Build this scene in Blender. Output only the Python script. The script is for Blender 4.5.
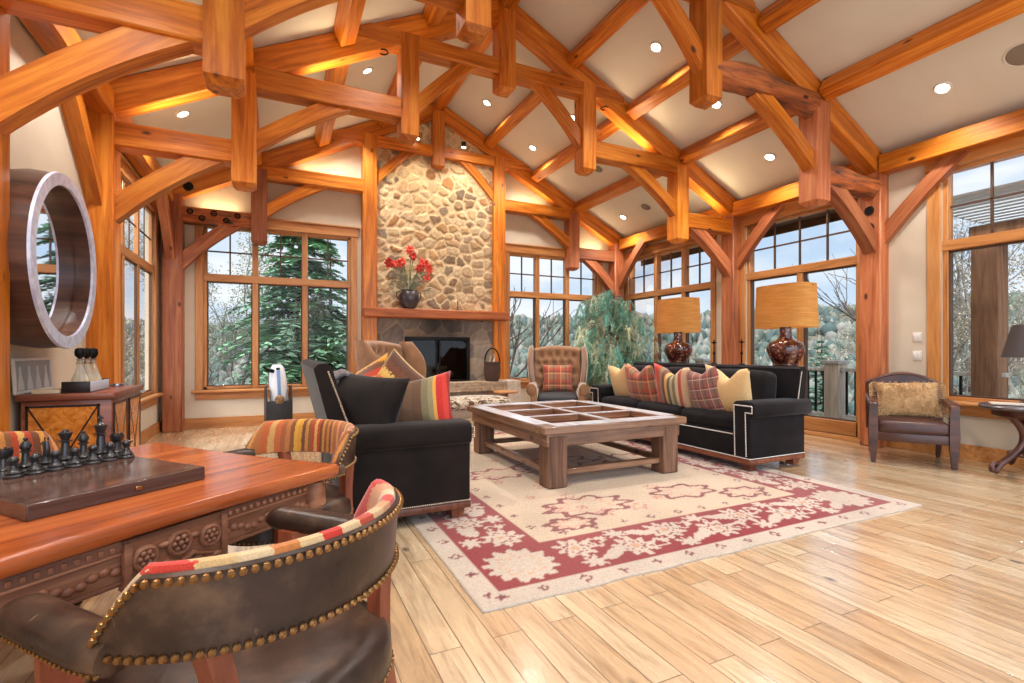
import bpy, bmesh, math, random
import numpy as np
from mathutils import Vector, Matrix, Euler
random.seed(7); RNG = np.random.default_rng(7)
PI = math.pi
for o in list(bpy.data.objects): bpy.data.objects.remove(o)
SC = bpy.context.scene
COL = SC.collection

# ------------------------------------------------------------------ camera, world, exposure
cam = bpy.data.cameras.new('camera'); cam.sensor_width = 36; cam.lens = 496.36 / 1024 * 36
cam.shift_y = 9.24 / 1024; cam.clip_start = 0.02; cam.clip_end = 900
camo = bpy.data.objects.new('camera', cam); COL.objects.link(camo)
camo.location = (0, 0, 1.25); camo.rotation_euler = (PI / 2, 0, -math.radians(25.42))
SC.camera = camo
SC.view_settings.view_transform = 'Standard'; SC.view_settings.look = 'None'
SC.view_settings.gamma = 1; SC.view_settings.use_curve_mapping = False
SC.view_settings.exposure = 0.30

W = bpy.data.worlds.new('sky'); SC.world = W; W.use_nodes = True
def build_world():
    nt = W.node_tree; nt.nodes.clear(); N = nt.nodes.new; L = nt.links.new
    tc = N('ShaderNodeTexCoord'); sep = N('ShaderNodeSeparateXYZ'); L(tc.outputs['Generated'], sep.inputs[0])
    gr = N('ShaderNodeValToRGB'); L(sep.outputs['Z'], gr.inputs[0])
    e = gr.color_ramp.elements
    e[0].position = 0.0; e[0].color = (.74, .83, .93, 1); e[1].position = .5; e[1].color = (.34, .52, .82, 1)
    a = e.new(.12); a.color = (.56, .71, .90, 1)
    mp = N('ShaderNodeMapping'); mp.inputs['Scale'].default_value = (2.2, 2.2, 6); L(tc.outputs['Generated'], mp.inputs[0])
    no = N('ShaderNodeTexNoise'); no.inputs['Scale'].default_value = 1.6; no.inputs['Detail'].default_value = 7; no.inputs['Roughness'].default_value = .55
    L(mp.outputs[0], no.inputs['Vector'])
    cr = N('ShaderNodeValToRGB'); L(no.outputs['Fac'], cr.inputs[0])
    cr.color_ramp.elements[0].position = .42; cr.color_ramp.elements[1].position = .60
    mx = N('ShaderNodeMixRGB'); L(cr.outputs[0], mx.inputs[0]); L(gr.outputs[0], mx.inputs[1]); mx.inputs[2].default_value = (.90, .93, .97, 1)
    lo = N('ShaderNodeMath'); lo.operation = 'GREATER_THAN'; lo.inputs[1].default_value = -.03; L(sep.outputs['Z'], lo.inputs[0])
    m2 = N('ShaderNodeMixRGB'); L(lo.outputs[0], m2.inputs[0]); m2.inputs[1].default_value = (.42, .38, .33, 1); L(mx.outputs[0], m2.inputs[2])
    # the sky is brightest around the sun, which stands behind the house
    vn = N('ShaderNodeVectorMath'); vn.operation = 'DOT_PRODUCT'; L(tc.outputs['Generated'], vn.inputs[0]); vn.inputs[1].default_value = SUN_DIR
    gl = N('ShaderNodeMapRange'); gl.interpolation_type = 'SMOOTHSTEP'; gl.inputs['From Min'].default_value = .0; gl.inputs['From Max'].default_value = .95; gl.inputs['To Min'].default_value = SKY_STRENGTH; gl.inputs['To Max'].default_value = SUN_GLOW; L(vn.outputs['Value'], gl.inputs['Value'])
    bg = N('ShaderNodeBackground'); L(gl.outputs[0], bg.inputs[1]); L(m2.outputs[0], bg.inputs[0])
    ou = N('ShaderNodeOutputWorld'); L(bg.outputs[0], ou.inputs[0])
SKY_STRENGTH = 0.92; SUN_GLOW = 3.3; SUN_DIR = Vector((-.55, -.62, .56)).normalized()
build_world()
sun = bpy.data.lights.new('sun', 'SUN'); sun.energy = 3.2; sun.angle = math.radians(12); sun.color = (1, .95, .88)
suno = bpy.data.objects.new('sun', sun); COL.objects.link(suno); suno.rotation_euler = Vector((.80, .50, -1.05)).to_track_quat('-Z', 'Y').to_euler()
CAN_W = 165; UP_W = 6

# ------------------------------------------------------------------ mesh helpers
class MB:
    """collects faces of one mesh; every shape takes an optional matrix"""
    def __init__(s): s.v = []; s.f = []
    def add(s, vs, fs, m=None):
        b = len(s.v)
        if m is not None: vs = [m @ Vector(p) for p in vs]
        s.v += [tuple(p) for p in vs]; s.f += [tuple(i + b for i in f) for f in fs]
        return s
    def bm(s, bm, m=None):
        bm.verts.index_update()
        s.add([v.co.copy() for v in bm.verts], [[v.index for v in f.verts] for f in bm.faces], m); bm.free(); return s
    def box(s, c, d, bev=0.0, seg=2, m=None, rot=None):
        bm = bmesh.new(); bmesh.ops.create_cube(bm, size=1)
        for v in bm.verts: v.co = Vector((v.co.x * d[0], v.co.y * d[1], v.co.z * d[2]))
        if bev > 0: bmesh.ops.bevel(bm, geom=list(bm.edges), offset=min(bev, min(d) * .49), segments=seg, profile=.5, affect='EDGES')
        t = Matrix.Translation(c)
        if rot is not None: t = t @ Euler(rot).to_matrix().to_4x4()
        return s.bm(bm, t if m is None else m @ t)
    def loft(s, rings, cap=True, closed=False, m=None):
        n = len(rings[0]); vs = [p for r in rings for p in r]; fs = []
        R = len(rings)
        for i in range(R if closed else R - 1):
            a = i * n; b = ((i + 1) % R) * n
            for j in range(n):
                k = (j + 1) % n; fs.append((a + j, a + k, b + k, b + j))
        if cap and not closed:
            fs.append(tuple(range(n - 1, -1, -1))); fs.append(tuple((R - 1) * n + j for j in range(n)))
        return s.add(vs, fs, m)
    def lathe(s, prof, c=(0, 0, 0), n=24, m=None, cap=True):
        rings = [[(c[0] + r * math.cos(2 * PI * j / n), c[1] + r * math.sin(2 * PI * j / n), c[2] + z) for j in range(n)] for r, z in prof]
        return s.loft(rings, cap, m=m)
    def tube(s, pts, r, n=10, closed=False, m=None, sq=(1, 1)):
        P = [Vector(p) for p in pts]; K = len(P)
        if not hasattr(r, '__len__'): r = [r] * K
        rings = []; up = None
        for i in range(K):
            t = (P[(i + 1) % K] - P[i - 1]) if closed else (P[min(i + 1, K - 1)] - P[max(i - 1, 0)])
            t.normalize()
            if up is None:
                up = Vector((0, 0, 1)) if abs(t.z) < .9 else Vector((1, 0, 0))
            a = up.cross(t)
            if a.length < 1e-5: a = Vector((1, 0, 0)).cross(t)
            a.normalize(); b = t.cross(a); up = b.copy()
            rings.append([P[i] + (a * math.cos(2 * PI * j / n) * sq[0] + b * math.sin(2 * PI * j / n) * sq[1]) * r[i] for j in range(n)])
        return s.loft(rings, True, closed, m)
    def cyl(s, p0, p1, r0, r1=None, n=16, m=None): return s.tube([p0, p1], [r0, r0 if r1 is None else r1], n, m=m)
    def ball(s, c, r, n=10, k=6, m=None):
        if not hasattr(r, '__len__'): r = (r, r, r)
        rings = []
        for i in range(k + 1):
            a = -PI / 2 + PI * i / k; q = max(math.cos(a), .02)
            rings.append([(c[0] + r[0] * q * math.cos(2 * PI * j / n), c[1] + r[1] * q * math.sin(2 * PI * j / n), c[2] + r[2] * math.sin(a)) for j in range(n)])
        return s.loft(rings, m=m)
    def torus(s, c, R, r, n=24, k=8, m=None):
        rings = [[(c[0] + (R + r * math.cos(2 * PI * j / k)) * math.cos(2 * PI * i / n), c[1] + (R + r * math.cos(2 * PI * j / k)) * math.sin(2 * PI * i / n), c[2] + r * math.sin(2 * PI * j / k)) for j in range(k)] for i in range(n)]
        return s.loft(rings, False, True, m)
    def prism(s, poly, ax, a0, a1, m=None):
        def P(p, h): return {'x': (h, p[0], p[1]), 'y': (p[0], h, p[1]), 'z': (p[0], p[1], h)}[ax]
        n = len(poly); vs = [P(p, a0) for p in poly] + [P(p, a1) for p in poly]
        fs = [tuple(range(n - 1, -1, -1)), tuple(range(n, 2 * n))] + [(j, (j + 1) % n, n + (j + 1) % n, n + j) for j in range(n)]
        return s.add(vs, fs, m)
    def grid(s, fn, nu, nv, m=None):
        vs = [fn(i / nu, j / nv) for j in range(nv + 1) for i in range(nu + 1)]
        fs = [(j * (nu + 1) + i, j * (nu + 1) + i + 1, (j + 1) * (nu + 1) + i + 1, (j + 1) * (nu + 1) + i) for j in range(nv) for i in range(nu)]
        return s.add(vs, fs, m)

def build(name, mb, mat, parent=None, m=None, ang=38, weld=False, fix=True):
    me = bpy.data.meshes.new(name); me.from_pydata(mb.v, [], mb.f)
    if fix or weld:
        bm = bmesh.new(); bm.from_mesh(me)
        if weld: bmesh.ops.remove_doubles(bm, verts=bm.verts, dist=1e-4)
        if fix: bmesh.ops.recalc_face_normals(bm, faces=bm.faces)
        bm.to_mesh(me); bm.free()
    me.materials.append(mat)
    me.shade_smooth()
    if ang: me.set_sharp_from_angle(angle=math.radians(ang))
    o = bpy.data.objects.new(name, me); COL.objects.link(o)
    if parent is not None: o.parent = parent
    if m is not None: o.matrix_basis = m
    return o
def tag(o, label, cat, group=None):
    o['label'] = label; o['category'] = cat
    if group: o['group'] = group
    return o
def thing(name, label, cat, loc=(0, 0, 0), rz=0, group=None):
    o = bpy.data.objects.new(name, None); COL.objects.link(o); o.empty_display_size = .1
    o.location = loc; o.rotation_euler = (0, 0, rz)
    return tag(o, label, cat, group)
def structure(name, mb, mat, parent=None, **k):
    o = build(name, mb, mat, parent, **k)
    if parent is None: o['kind'] = 'structure'
    return o
def copy_tree(o, parent=None):
    c = o.copy(); COL.objects.link(c)
    if parent is not None: c.parent = parent
    for ch in list(o.children): copy_tree(ch, c)
    return c

# ------------------------------------------------------------------ materials
def srgb(r, g, b):
    f = lambda c: (c / 255 / 12.92) if c / 255 <= .04045 else ((c / 255 + .055) / 1.055) ** 2.4
    return (f(r), f(g), f(b), 1)
class Mat:
    def __init__(s, name):
        s.m = bpy.data.materials.new(name); s.m.use_nodes = True; s.nt = s.m.node_tree
        s.b = s.nt.nodes['Principled BSDF']; s.tc = None
    def n(s, t, **k):
        x = s.nt.nodes.new('ShaderNode' + t)
        for a, v in k.items(): setattr(x, a, v)
        return x
    def l(s, a, b): s.nt.links.new(a, b)
    def co(s, scale=(1, 1, 1), rot=(0, 0, 0), src='Object', loc=(0, 0, 0)):
        if s.tc is None: s.tc = s.n('TexCoord')
        mp = s.n('Mapping'); mp.inputs['Scale'].default_value = scale; mp.inputs['Rotation'].default_value = rot; mp.inputs['Location'].default_value = loc
        s.l(s.tc.outputs[src], mp.inputs[0]); return mp.outputs[0]
    def noise(s, vec, scale=1, detail=4, rough=.5, dist=0):
        x = s.n('TexNoise'); x.inputs['Scale'].default_value = scale; x.inputs['Detail'].default_value = detail
        x.inputs['Roughness'].default_value = rough; x.inputs['Distortion'].default_value = dist; s.l(vec, x.inputs['Vector']); return x.outputs['Fac']
    def ramp(s, fac, stops, interp='LINEAR'):
        x = s.n('ValToRGB'); e = x.color_ramp.elements; x.color_ramp.interpolation = interp
        while len(e) < len(stops): e.new(.5)
        for i, (p, c) in enumerate(stops): e[i].position = p; e[i].color = c
        s.l(fac, x.inputs[0]); return x.outputs[0]
    def mix(s, fac, a, b, mode='MIX'):
        x = s.n('MixRGB', blend_type=mode)
        for i, q in enumerate((fac, a, b)):
            if isinstance(q, (int, float)): x.inputs[i].default_value = q
            elif isinstance(q, tuple): x.inputs[i].default_value = q
            else: s.l(q, x.inputs[i])
        return x.outputs[0]
    def math(s, op, a, b=0.0):
        x = s.n('Math', operation=op)
        for i, q in enumerate((a, b)):
            if isinstance(q, (int, float)): x.inputs[i].default_value = q
            else: s.l(q, x.inputs[i])
        return x.outputs[0]
    def sep(s, vec):
        x = s.n('SeparateXYZ'); s.l(vec, x.inputs[0]); return x.outputs
    def col(s, c):
        if isinstance(c, tuple): s.b.inputs['Base Color'].default_value = c
        else: s.l(c, s.b.inputs['Base Color'])
        return s
    def set(s, rough=.5, metal=0, spec=None, sheen=0, coat=0):
        s.b.inputs['Roughness'].default_value = rough; s.b.inputs['Metallic'].default_value = metal
        if spec is not None: s.b.inputs['Specular IOR Level'].default_value = spec
        if sheen: s.b.inputs['Sheen Weight'].default_value = sheen; s.b.inputs['Sheen Roughness'].default_value = .4
        if coat: s.b.inputs['Coat Weight'].default_value = coat; s.b.inputs['Coat Roughness'].default_value = .15
        return s
    def bump(s, h, strength=.3, dist=.01):
        x = s.n('Bump'); x.inputs['Strength'].default_value = strength; x.inputs['Distance'].default_value = dist
        s.l(h, x.inputs['Height']); s.l(x.outputs[0], s.b.inputs['Normal']); return s
    def rand(s):
        x = s.n('ObjectInfo'); return x.outputs['Random']
def plain(name, c, rough=.5, metal=0, c2=None, scale=12, bump=0, sheen=0, coat=0, spec=None, detail=4, stretch=(1, 1, 1)):
    M = Mat(name); M.set(rough, metal, spec, sheen, coat)
    if c2 is None and not bump: M.col(c); return M.m
    f = M.noise(M.co(stretch), scale, detail)
    M.col(M.mix(M.ramp(f, [(.3, (0, 0, 0, 1)), (.7, (1, 1, 1, 1))]), c, c2 or c))
    if bump: M.bump(f, bump, .006)
    return M.m
def wood(name, dark, mid, light, rough=.45, knots=True, s=1.0, var=.25, coat=0, axis='x', rustic=0):
    """grain along the object's own axis"""
    M = Mat(name); M.set(rough, coat=coat)
    sc = {'x': (.5, 7, 7), 'y': (7, .5, 7), 'z': (7, 7, .5)}[axis]; sc = tuple(q * s for q in sc)
    of = M.n('VectorMath', operation='ADD'); r = M.rand(); cb = M.n('CombineXYZ')
    for i in range(3): M.l(M.math('MULTIPLY', r, 17.0 + 5 * i), cb.inputs[i])
    M.l(M.co(sc), of.inputs[0]); M.l(cb.outputs[0], of.inputs[1]); v = of.outputs[0]
    f1 = M.noise(v, 1.3, 5, .6, 1.2); f2 = M.noise(v, 5, 3, .6, .4)
    f = M.math('ADD', M.math('MULTIPLY', f1, .7), M.math('MULTIPLY', f2, .3))
    c = M.ramp(f, [(.30, dark), (.48, mid), (.68, light)])
    if knots:
        vo = M.n('TexVoronoi'); vo.inputs['Scale'].default_value = 1.0
        kc = {'x': (1.9, 4, 4), 'y': (4, 1.9, 4), 'z': (4, 4, 1.9)}[axis]
        o2 = M.n('VectorMath', operation='ADD'); M.l(M.co(kc), o2.inputs[0]); M.l(cb.outputs[0], o2.inputs[1]); M.l(o2.outputs[0], vo.inputs['Vector'])
        k = M.ramp(vo.outputs['Distance'], [(.05, (1, 1, 1, 1)), (.11, (0, 0, 0, 1))])
        c = M.mix(k, c, tuple(q * .35 for q in dark[:3]) + (1,))
    if rustic:
        g = M.ramp(M.noise(M.co((1.5, 9, 9) if axis == 'x' else (9, 9, 1.5)), 1.5, 6, .7), [(.45, (0, 0, 0, 1)), (.62, (1, 1, 1, 1))])
        c = M.mix(M.math('MULTIPLY', g, rustic), c, (.05, .028, .02, 1))
    vv = M.math('ADD', M.math('MULTIPLY', r, var * 2), 1 - var)
    hs = M.n('HueSaturation'); M.l(c, hs.inputs['Color']); M.l(vv, hs.inputs['Value'])
    M.col(hs.outputs[0]); M.bump(f, .25 if not rustic else .7, .004 if not rustic else .015)
    return M.m
def stripes(name, cols, rep=1, axis=0, rough=.9, widths=None, offset=0.0, extent=.5, noise=.01, sheen=.3):
    """woven stripes across one object axis, -extent..extent mapped over the list"""
    M = Mat(name); M.set(rough, sheen=sheen)
    v = M.co(); x = M.sep(v)[axis]
    nz = M.math('MULTIPLY', M.math('SUBTRACT', M.noise(M.co(), 60, 2), .5), noise)
    t = M.math('ADD', M.math('DIVIDE', M.math('ADD', x, nz), 2 * extent), .5 + offset)
    if rep > 1: t = M.math('FRACT', M.math('MULTIPLY', t, float(rep)))
    n = len(cols); ws = widths or [1] * n; tot = sum(ws); st = []; a = 0
    for c, w in zip(cols, ws): st.append((a / tot, c)); a += w
    c = M.ramp(t, st, 'CONSTANT')
    f = M.noise(M.co(), 180, 2)
    M.col(M.mix(.25, c, M.ramp(f, [(.3, (.1, .1, .1, 1)), (.7, (1, .95, .9, 1))]), 'MULTIPLY')); M.bump(f, .4, .003)
    return M.m
def plaid(name, base, ca, cb, cc, sx=9, rough=.95):
    M = Mat(name); M.set(rough, sheen=.3)
    o = M.sep(M.co((sx, sx, sx)))
    def band(x, lo, hi, ph): 
        q = M.math('FRACT', M.math('ADD', x, ph)); return M.math('MULTIPLY', M.math('GREATER_THAN', q, lo), M.math('LESS_THAN', q, hi))
    c = M.mix(M.math('MULTIPLY', band(o[0], .0, .42, .3), .6), base, ca)
    c = M.mix(M.math('MULTIPLY', band(o[2], .0, .42, .6), .6), c, ca)
    c = M.mix(M.math('MULTIPLY', band(o[0], .55, .68, .3), .6), c, cb)
    c = M.mix(M.math('MULTIPLY', band(o[2], .55, .68, .1), .6), c, cb)
    c = M.mix(M.math('MULTIPLY', band(o[0], .8, .86, .1), .7), c, cc)
    c = M.mix(M.math('MULTIPLY', band(o[2], .8, .86, .5), .7), c, cc)
    M.col(c); M.bump(M.noise(M.co(), 150, 2), .4, .003); return M.m
def attr_mat(name, rough=.9, nscale=30, namt=.25, bump=.4, bdist=.006, sheen=0):
    M = Mat(name); M.set(rough, sheen=sheen)
    a = M.n('Attribute'); a.attribute_name = 'Col'
    f = M.noise(M.co(), nscale, 5)
    M.col(M.mix(namt, a.outputs['Color'], M.ramp(f, [(.25, (.25, .22, .2, 1)), (.75, (1.6, 1.6, 1.6, 1))]), 'MULTIPLY'))
    if bump: M.bump(f, bump, bdist)
    return M.m
def set_cols(o, cols):
    me = o.data; a = me.color_attributes.new('Col', 'FLOAT_COLOR', 'POINT')
    c = np.ones((len(me.vertices), 4), np.float32); c[:, :3] = cols; a.data.foreach_set('color', c.ravel())

TIMBER = wood('honey_timber', srgb(128, 58, 8), srgb(194, 106, 23), srgb(228, 150, 56), .38, var=.18)
TIMBER_RED = wood('reddish_timber', srgb(108, 52, 28), srgb(164, 92, 54), srgb(196, 126, 82), .5)
TIMBER_OLD = wood('reclaimed_timber', srgb(84, 40, 18), srgb(176, 92, 40), srgb(214, 130, 66), .7, rustic=.7)
TRIM = wood('fir_trim', srgb(140, 84, 42), srgb(186, 124, 68), srgb(208, 150, 92), .4, knots=False, var=.12)
TRIM_Z = wood('fir_trim_upright', srgb(140, 84, 42), srgb(186, 124, 68), srgb(208, 150, 92), .4, knots=False, var=.12, axis='z')
PLASTER = plain('warm_greige_plaster', srgb(212, 198, 176), .85, c2=srgb(205, 190, 167), scale=3)
CEIL = plain('ceiling_plaster', srgb(218, 216, 208), .9, c2=srgb(212, 208, 198), scale=2)
IRON = plain('black_iron', (.012, .011, .011, 1), .45, .7)
BRASS = plain('antique_brass', srgb(150, 112, 70), .35, 1)
CHROME = plain('pewter_metal', srgb(190, 195, 205), .25, 1)
# ------------------------------------------------------------------ room shell
XC = 2.79; XL, XR, YB = -1.63, 7.2, 9.35
YF = -2.0
def zceil(x): return 6.02 - .5 * abs(x - XC)
def floor_mat():
    M = Mat('oak_plank_floor'); M.set(.28, spec=.5, coat=.9); M.b.inputs['Coat Roughness'].default_value = .16; M.b.inputs['Coat IOR'].default_value = 1.65
    v = M.co((1, 1, 1), (0, 0, PI / 2))
    br = M.n('TexBrick'); br.offset = .37; br.offset_frequency = 2; br.squash = 1
    M.l(v, br.inputs['Vector'])
    for k, q in (('Scale', 1.0), ('Mortar Size', .0028), ('Mortar Smooth', .2), ('Brick Width', 1.45), ('Row Height', .142), ('Bias', 0.0)): br.inputs[k].default_value = q
    br.inputs['Color1'].default_value = (0, 0, 0, 1); br.inputs['Color2'].default_value = (1, 1, 1, 1); br.inputs['Mortar'].default_value = (.5, .5, .5, 1)
    tone = M.ramp(br.outputs['Color'], [(0, srgb(190, 156, 118)), (.5, srgb(204, 174, 138)), (1, srgb(214, 190, 156))])
    # each plank takes its own stretch of grain
    of = M.n('VectorMath', operation='MULTIPLY_ADD'); M.l(br.outputs['Color'], of.inputs[0]); of.inputs[1].default_value = (31, 17, 0)
    M.l(M.co((11, .9, 1)), of.inputs[2]); g = of.outputs[0]
    f = M.noise(g, 1.6, 7, .62, 1.6)
    c = M.mix(.85, tone, M.ramp(f, [(.28, (.42, .30, .20, 1)), (.5, (.92, .9, .86, 1)), (.72, (1.2, 1.18, 1.12, 1))]), 'MULTIPLY')
    st = M.ramp(M.noise(M.co((9, .55, 1), loc=(3, 1, 0)), 1.1, 5, .65, .8), [(.58, (0, 0, 0, 1)), (.74, (1, 1, 1, 1))])
    c = M.mix(M.math('MULTIPLY', st, .7), c, srgb(120, 74, 40))
    vo = M.n('TexVoronoi'); M.l(M.co((3.6, 2.0, 1)), vo.inputs['Vector']); vo.inputs['Scale'].default_value = 1
    k = M.ramp(vo.outputs['Distance'], [(.04, (1, 1, 1, 1)), (.105, (0, 0, 0, 1))])
    c = M.mix(M.math('MULTIPLY', k, .85), c, (.055, .03, .016, 1))
    c = M.mix(M.math('MULTIPLY', br.outputs['Fac'], .75), c, (.07, .035, .015, 1))
    M.col(c)
    h = M.math('SUBTRACT', M.math('MULTIPLY', M.noise(M.co((2.2, 5, 1)), 1.6, 3), .9), M.math('MULTIPLY', br.outputs['Fac'], 1.2))
    M.bump(h, .30, .005); M.l(M.b.inputs['Normal'].links[0].from_socket, M.b.inputs['Coat Normal'])
    M.l(M.ramp(f, [(.3, (.34, .34, .34, 1)), (.7, (.22, .22, .22, 1))]), M.b.inputs['Roughness'])
    return M.m
structure('floor', MB().box(((XL + XR) / 2, (YF + YB) / 2 - .5, -.05), (XR - XL + .5, YB - YF + 1.4, .1)), floor_mat(), m=None)

cb = MB()
for sg in (-1, 1):
    x1 = XC + sg * 4.75
    cb.prism([(XC, 6.02), (x1, 6.02 - .5 * 4.75), (x1, 6.2 - .5 * 4.75), (XC, 6.2)], 'y', YF, YB + .5)
structure('ceiling', cb, CEIL)

def holes_wall(mb, ax, at, thick, s0, s1, z0, z1, holes):
    S = sorted({s0, s1} | {h[0] for h in holes} | {h[1] for h in holes}); Z = sorted({z0, z1} | {h[2] for h in holes} | {h[3] for h in holes})
    for a, b in zip(S, S[1:]):
        run = None
        for c, d in zip(Z, Z[1:]):
            cs, cz = (a + b) / 2, (c + d) / 2
            hole = any(h[0] < cs < h[1] and h[2] < cz < h[3] for h in holes)
            if not hole: run = [c, d] if run is None else [run[0], d]
            if (hole or d == Z[-1]) and run:
                p = ((a + b) / 2, at, (run[0] + run[1]) / 2) if ax == 'x' else (at, (a + b) / 2, (run[0] + run[1]) / 2)
                q = (b - a, thick, run[1] - run[0]) if ax == 'x' else (thick, b - a, run[1] - run[0])
                mb.box(p, q); run = None
# openings: (s0, s1, z0, z1)
BL = (-1.06, 1.22, .62, 3.30); BR = (4.36, 6.60, .62, 3.30)
RW = (6.64, 9.02, .62, 3.30); RD = (4.10, 5.90, .06, 3.36); RP = (1.15, 3.16, .66, 3.42)
LW = (6.65, 8.86, .62, 3.30)
mb = MB(); holes_wall(mb, "x", YB + .1, .2, XL - .2, XR + .2, 0, 3.7, [BL, BR, (2.2, 3.4, .66, 1.49)])
mb.prism([(XL - .2, 3.7), (XR + .2, 3.7), (XR + .2, zceil(XR + .2) + .05), (XC, 6.07), (XL - .2, zceil(XL - .2) + .05)], 'y', YB, YB + .2)
structure('wall_back', mb, PLASTER)
mb = MB(); holes_wall(mb, 'y', XR + .1, .2, 0.0, YB, 0, 3.85, [RW, RD, RP]); structure('wall_right', mb, PLASTER)
mb = MB(); holes_wall(mb, 'y', XL - .03, .06, YF, YB, 0, 3.85, [LW]); structure('wall_left', mb, PLASTER)

GLASS = Mat('window_glass')
def glass_nodes(M, tint=(1, 1, 1, 1), f=1.0):
    nt = M.nt; nt.nodes.remove(M.b)
    t = M.n('BsdfTransparent'); t.inputs[0].default_value = tint
    g = M.n('BsdfGlossy'); g.inputs['Roughness'].default_value = .02
    fr = M.n('Fresnel'); fr.inputs[0].default_value = 1.35
    mx = M.n('MixShader'); M.l(M.math('MULTIPLY', fr.outputs[0], f), mx.inputs[0]); M.l(t.outputs[0], mx.inputs[1]); M.l(g.outputs[0], mx.inputs[2])
    M.l(mx.outputs[0], nt.nodes['Material Output'].inputs[0]); return M.m
GLASS = glass_nodes(GLASS, (.97, .98, .98, 1), .25)
SASH = plain('dark_sash_bars', srgb(84, 58, 40), .5)
WIN_N = 0
def window(ax, at, inward, op, cols, zbar, upper=(2, 2), door=False, casing=.11, dp=1.0):
    """frame and casing on the wall plane 'at'; inward = direction into the room (+1/-1)"""
    global WIN_N; WIN_N += 1
    s0, s1, z0, z1 = op
    name = ('door_%d' if door else 'window_%d') % WIN_N
    root = bpy.data.objects.new(name, None); COL.objects.link(root); root['kind'] = 'structure'
    root.location = ((s0 + s1) / 2, at, z0) if ax == 'x' else (at, (s0 + s1) / 2, z0)
    L = root.location.copy()
    def B(mb, a, b, c, d, o0, o1, bev=.006):
        """span a..b along the wall, c..d up, o0..o1 out from wall plane into the room"""
        o0, o1 = (o0 * dp if o0 < 0 else o0), (o1 * dp if o1 < 0 else o1)
        o = inward * (o0 + o1) / 2; w = abs(o1 - o0)
        p = Vector(((a + b) / 2, at + o, (c + d) / 2)) if ax == 'x' else Vector((at + o, (a + b) / 2, (c + d) / 2))
        q = (b - a, w, d - c) if ax == 'x' else (w, b - a, d - c)
        mb.box(p - L, q, bev, 1)
    MX = TRIM if ax == 'x' else wood('fir_trim_y%d' % WIN_N, srgb(140, 84, 42), srgb(186, 124, 68), srgb(208, 150, 92), .4, knots=False, var=.1, axis='y')
    cas = MB(); c = casing
    B(cas, s0 - c, s0, z0 - (0 if door else .02), z1, 0, .03); B(cas, s1, s1 + c, z0 - (0 if door else .02), z1, 0, .03)
    build('casing', cas, TRIM_Z, root)
    hd = MB(); B(hd, s0 - c - .02, s1 + c + .02, z1, z1 + .15, 0, .035); B(hd, s0 - c - .05, s1 + c + .05, z1 + .15, z1 + .18, 0, .06); build('head_trim', hd, MX, root)
    if not door:
        sl = MB(); B(sl, s0 - c - .05, s1 + c + .05, z0 - .045, z0, -.16, .10, .012); B(sl, s0 - c, s1 + c, z0 - .16, z0 - .045, 0, .025); build('sill', sl, MX, root)
    else:
        sl = MB(); B(sl, s0 - c, s1 + c, z0 - .06, z0, -.16, .03); build('threshold', sl, MX, root)
    fr = MB(); w = .05
    B(fr, s0, s0 + w, z0, z1, -.15, -.02); B(fr, s1 - w, s1, z0, z1, -.15, -.02)
    n = len(cols) - 1
    for k in cols[1:-1]:
        B(fr, k - .045, k + .045, z0, zbar if door else z1, -.14, -.01)
    build('jamb', fr, TRIM_Z, root)
    rl = MB(); B(rl, s0, s1, z1 - w, z1, -.15, -.02); B(rl, s0, s1, z0, z0 + (.2 if door else w), -.15, -.02); B(rl, s0, s1, zbar - .06, zbar + .06, -.14, .0)
    build('rail', rl, MX, root)
    mt = MB(); gl = []
    segs = [(cols[0], cols[-1])] if door else list(zip(cols, cols[1:]))
    for a, b in segs:
        a += .05; b -= .05
        for i in range(1, upper[0]): B(mt, a + (b - a) * i / upper[0] - .011, a + (b - a) * i / upper[0] + .011, zbar + .06, z1 - w, -.1, -.07, 0)
        for i in range(1, upper[1]): B(mt, a, b, zbar + .06 + (z1 - w - zbar - .06) * i / upper[1] - .011, zbar + .06 + (z1 - w - zbar - .06) * i / upper[1] + .011, -.1, -.07, 0)
    build('muntin_bars', mt, SASH, root)
    sh = MB()
    for a, b in zip(cols, cols[1:]):
        a += .045; b -= .045; zz = z0 + (.2 if door else w)
        for q in (a, b - .018): B(sh, q, q + .018, zz, zbar - .06, -.12, -.05, 0)
        B(sh, a, b, zbar - .078, zbar - .06, -.12, -.05, 0); B(sh, a, b, zz, zz + .018, -.12, -.05, 0)
        g = MB(); B(g, a, b, zz, zbar - .06, -.09, -.085, 0); build('glass_pane', g, GLASS, root)
    build('sash_edge', sh, SASH, root)
    for a, b in segs:
        g = MB(); B(g, a + .045, b - .045, zbar + .06, z1 - w, -.09, -.085, 0); build('transom_pane', g, GLASS, root)
    if not door:
        hw = MB()
        for a, b in zip(cols, cols[1:]):
            B(hw, (a + b) / 2 - .22, (a + b) / 2 - .12, z0 + .05, z0 + .07, -.04, -.005); B(hw, (a + b) / 2 - .2, (a + b) / 2 - .08, z0 + .065, z0 + .08, -.02, .01)
        build('crank_handles', hw, CHROME, root)
    return root
window('x', YB, -1, BL, [BL[0], -.315, .455, BL[1]], 2.44)
window('x', YB, -1, BR, [BR[0], 5.06, 5.81, BR[1]], 2.44)
window('y', XR, -1, RW, [RW[0], 7.36, 8.15, RW[1]], 2.46)
window('y', XR, -1, RD, [RD[0], 4.96, RD[1]], 2.50, upper=(4, 2), door=True)
window('y', XR, -1, RP, [RP[0], RP[1]], 2.50, upper=(5, 2), casing=.14)
window('y', XL, 1, LW, [LW[0], 7.3, 8.02, LW[1]], 2.44, dp=.35)

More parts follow.
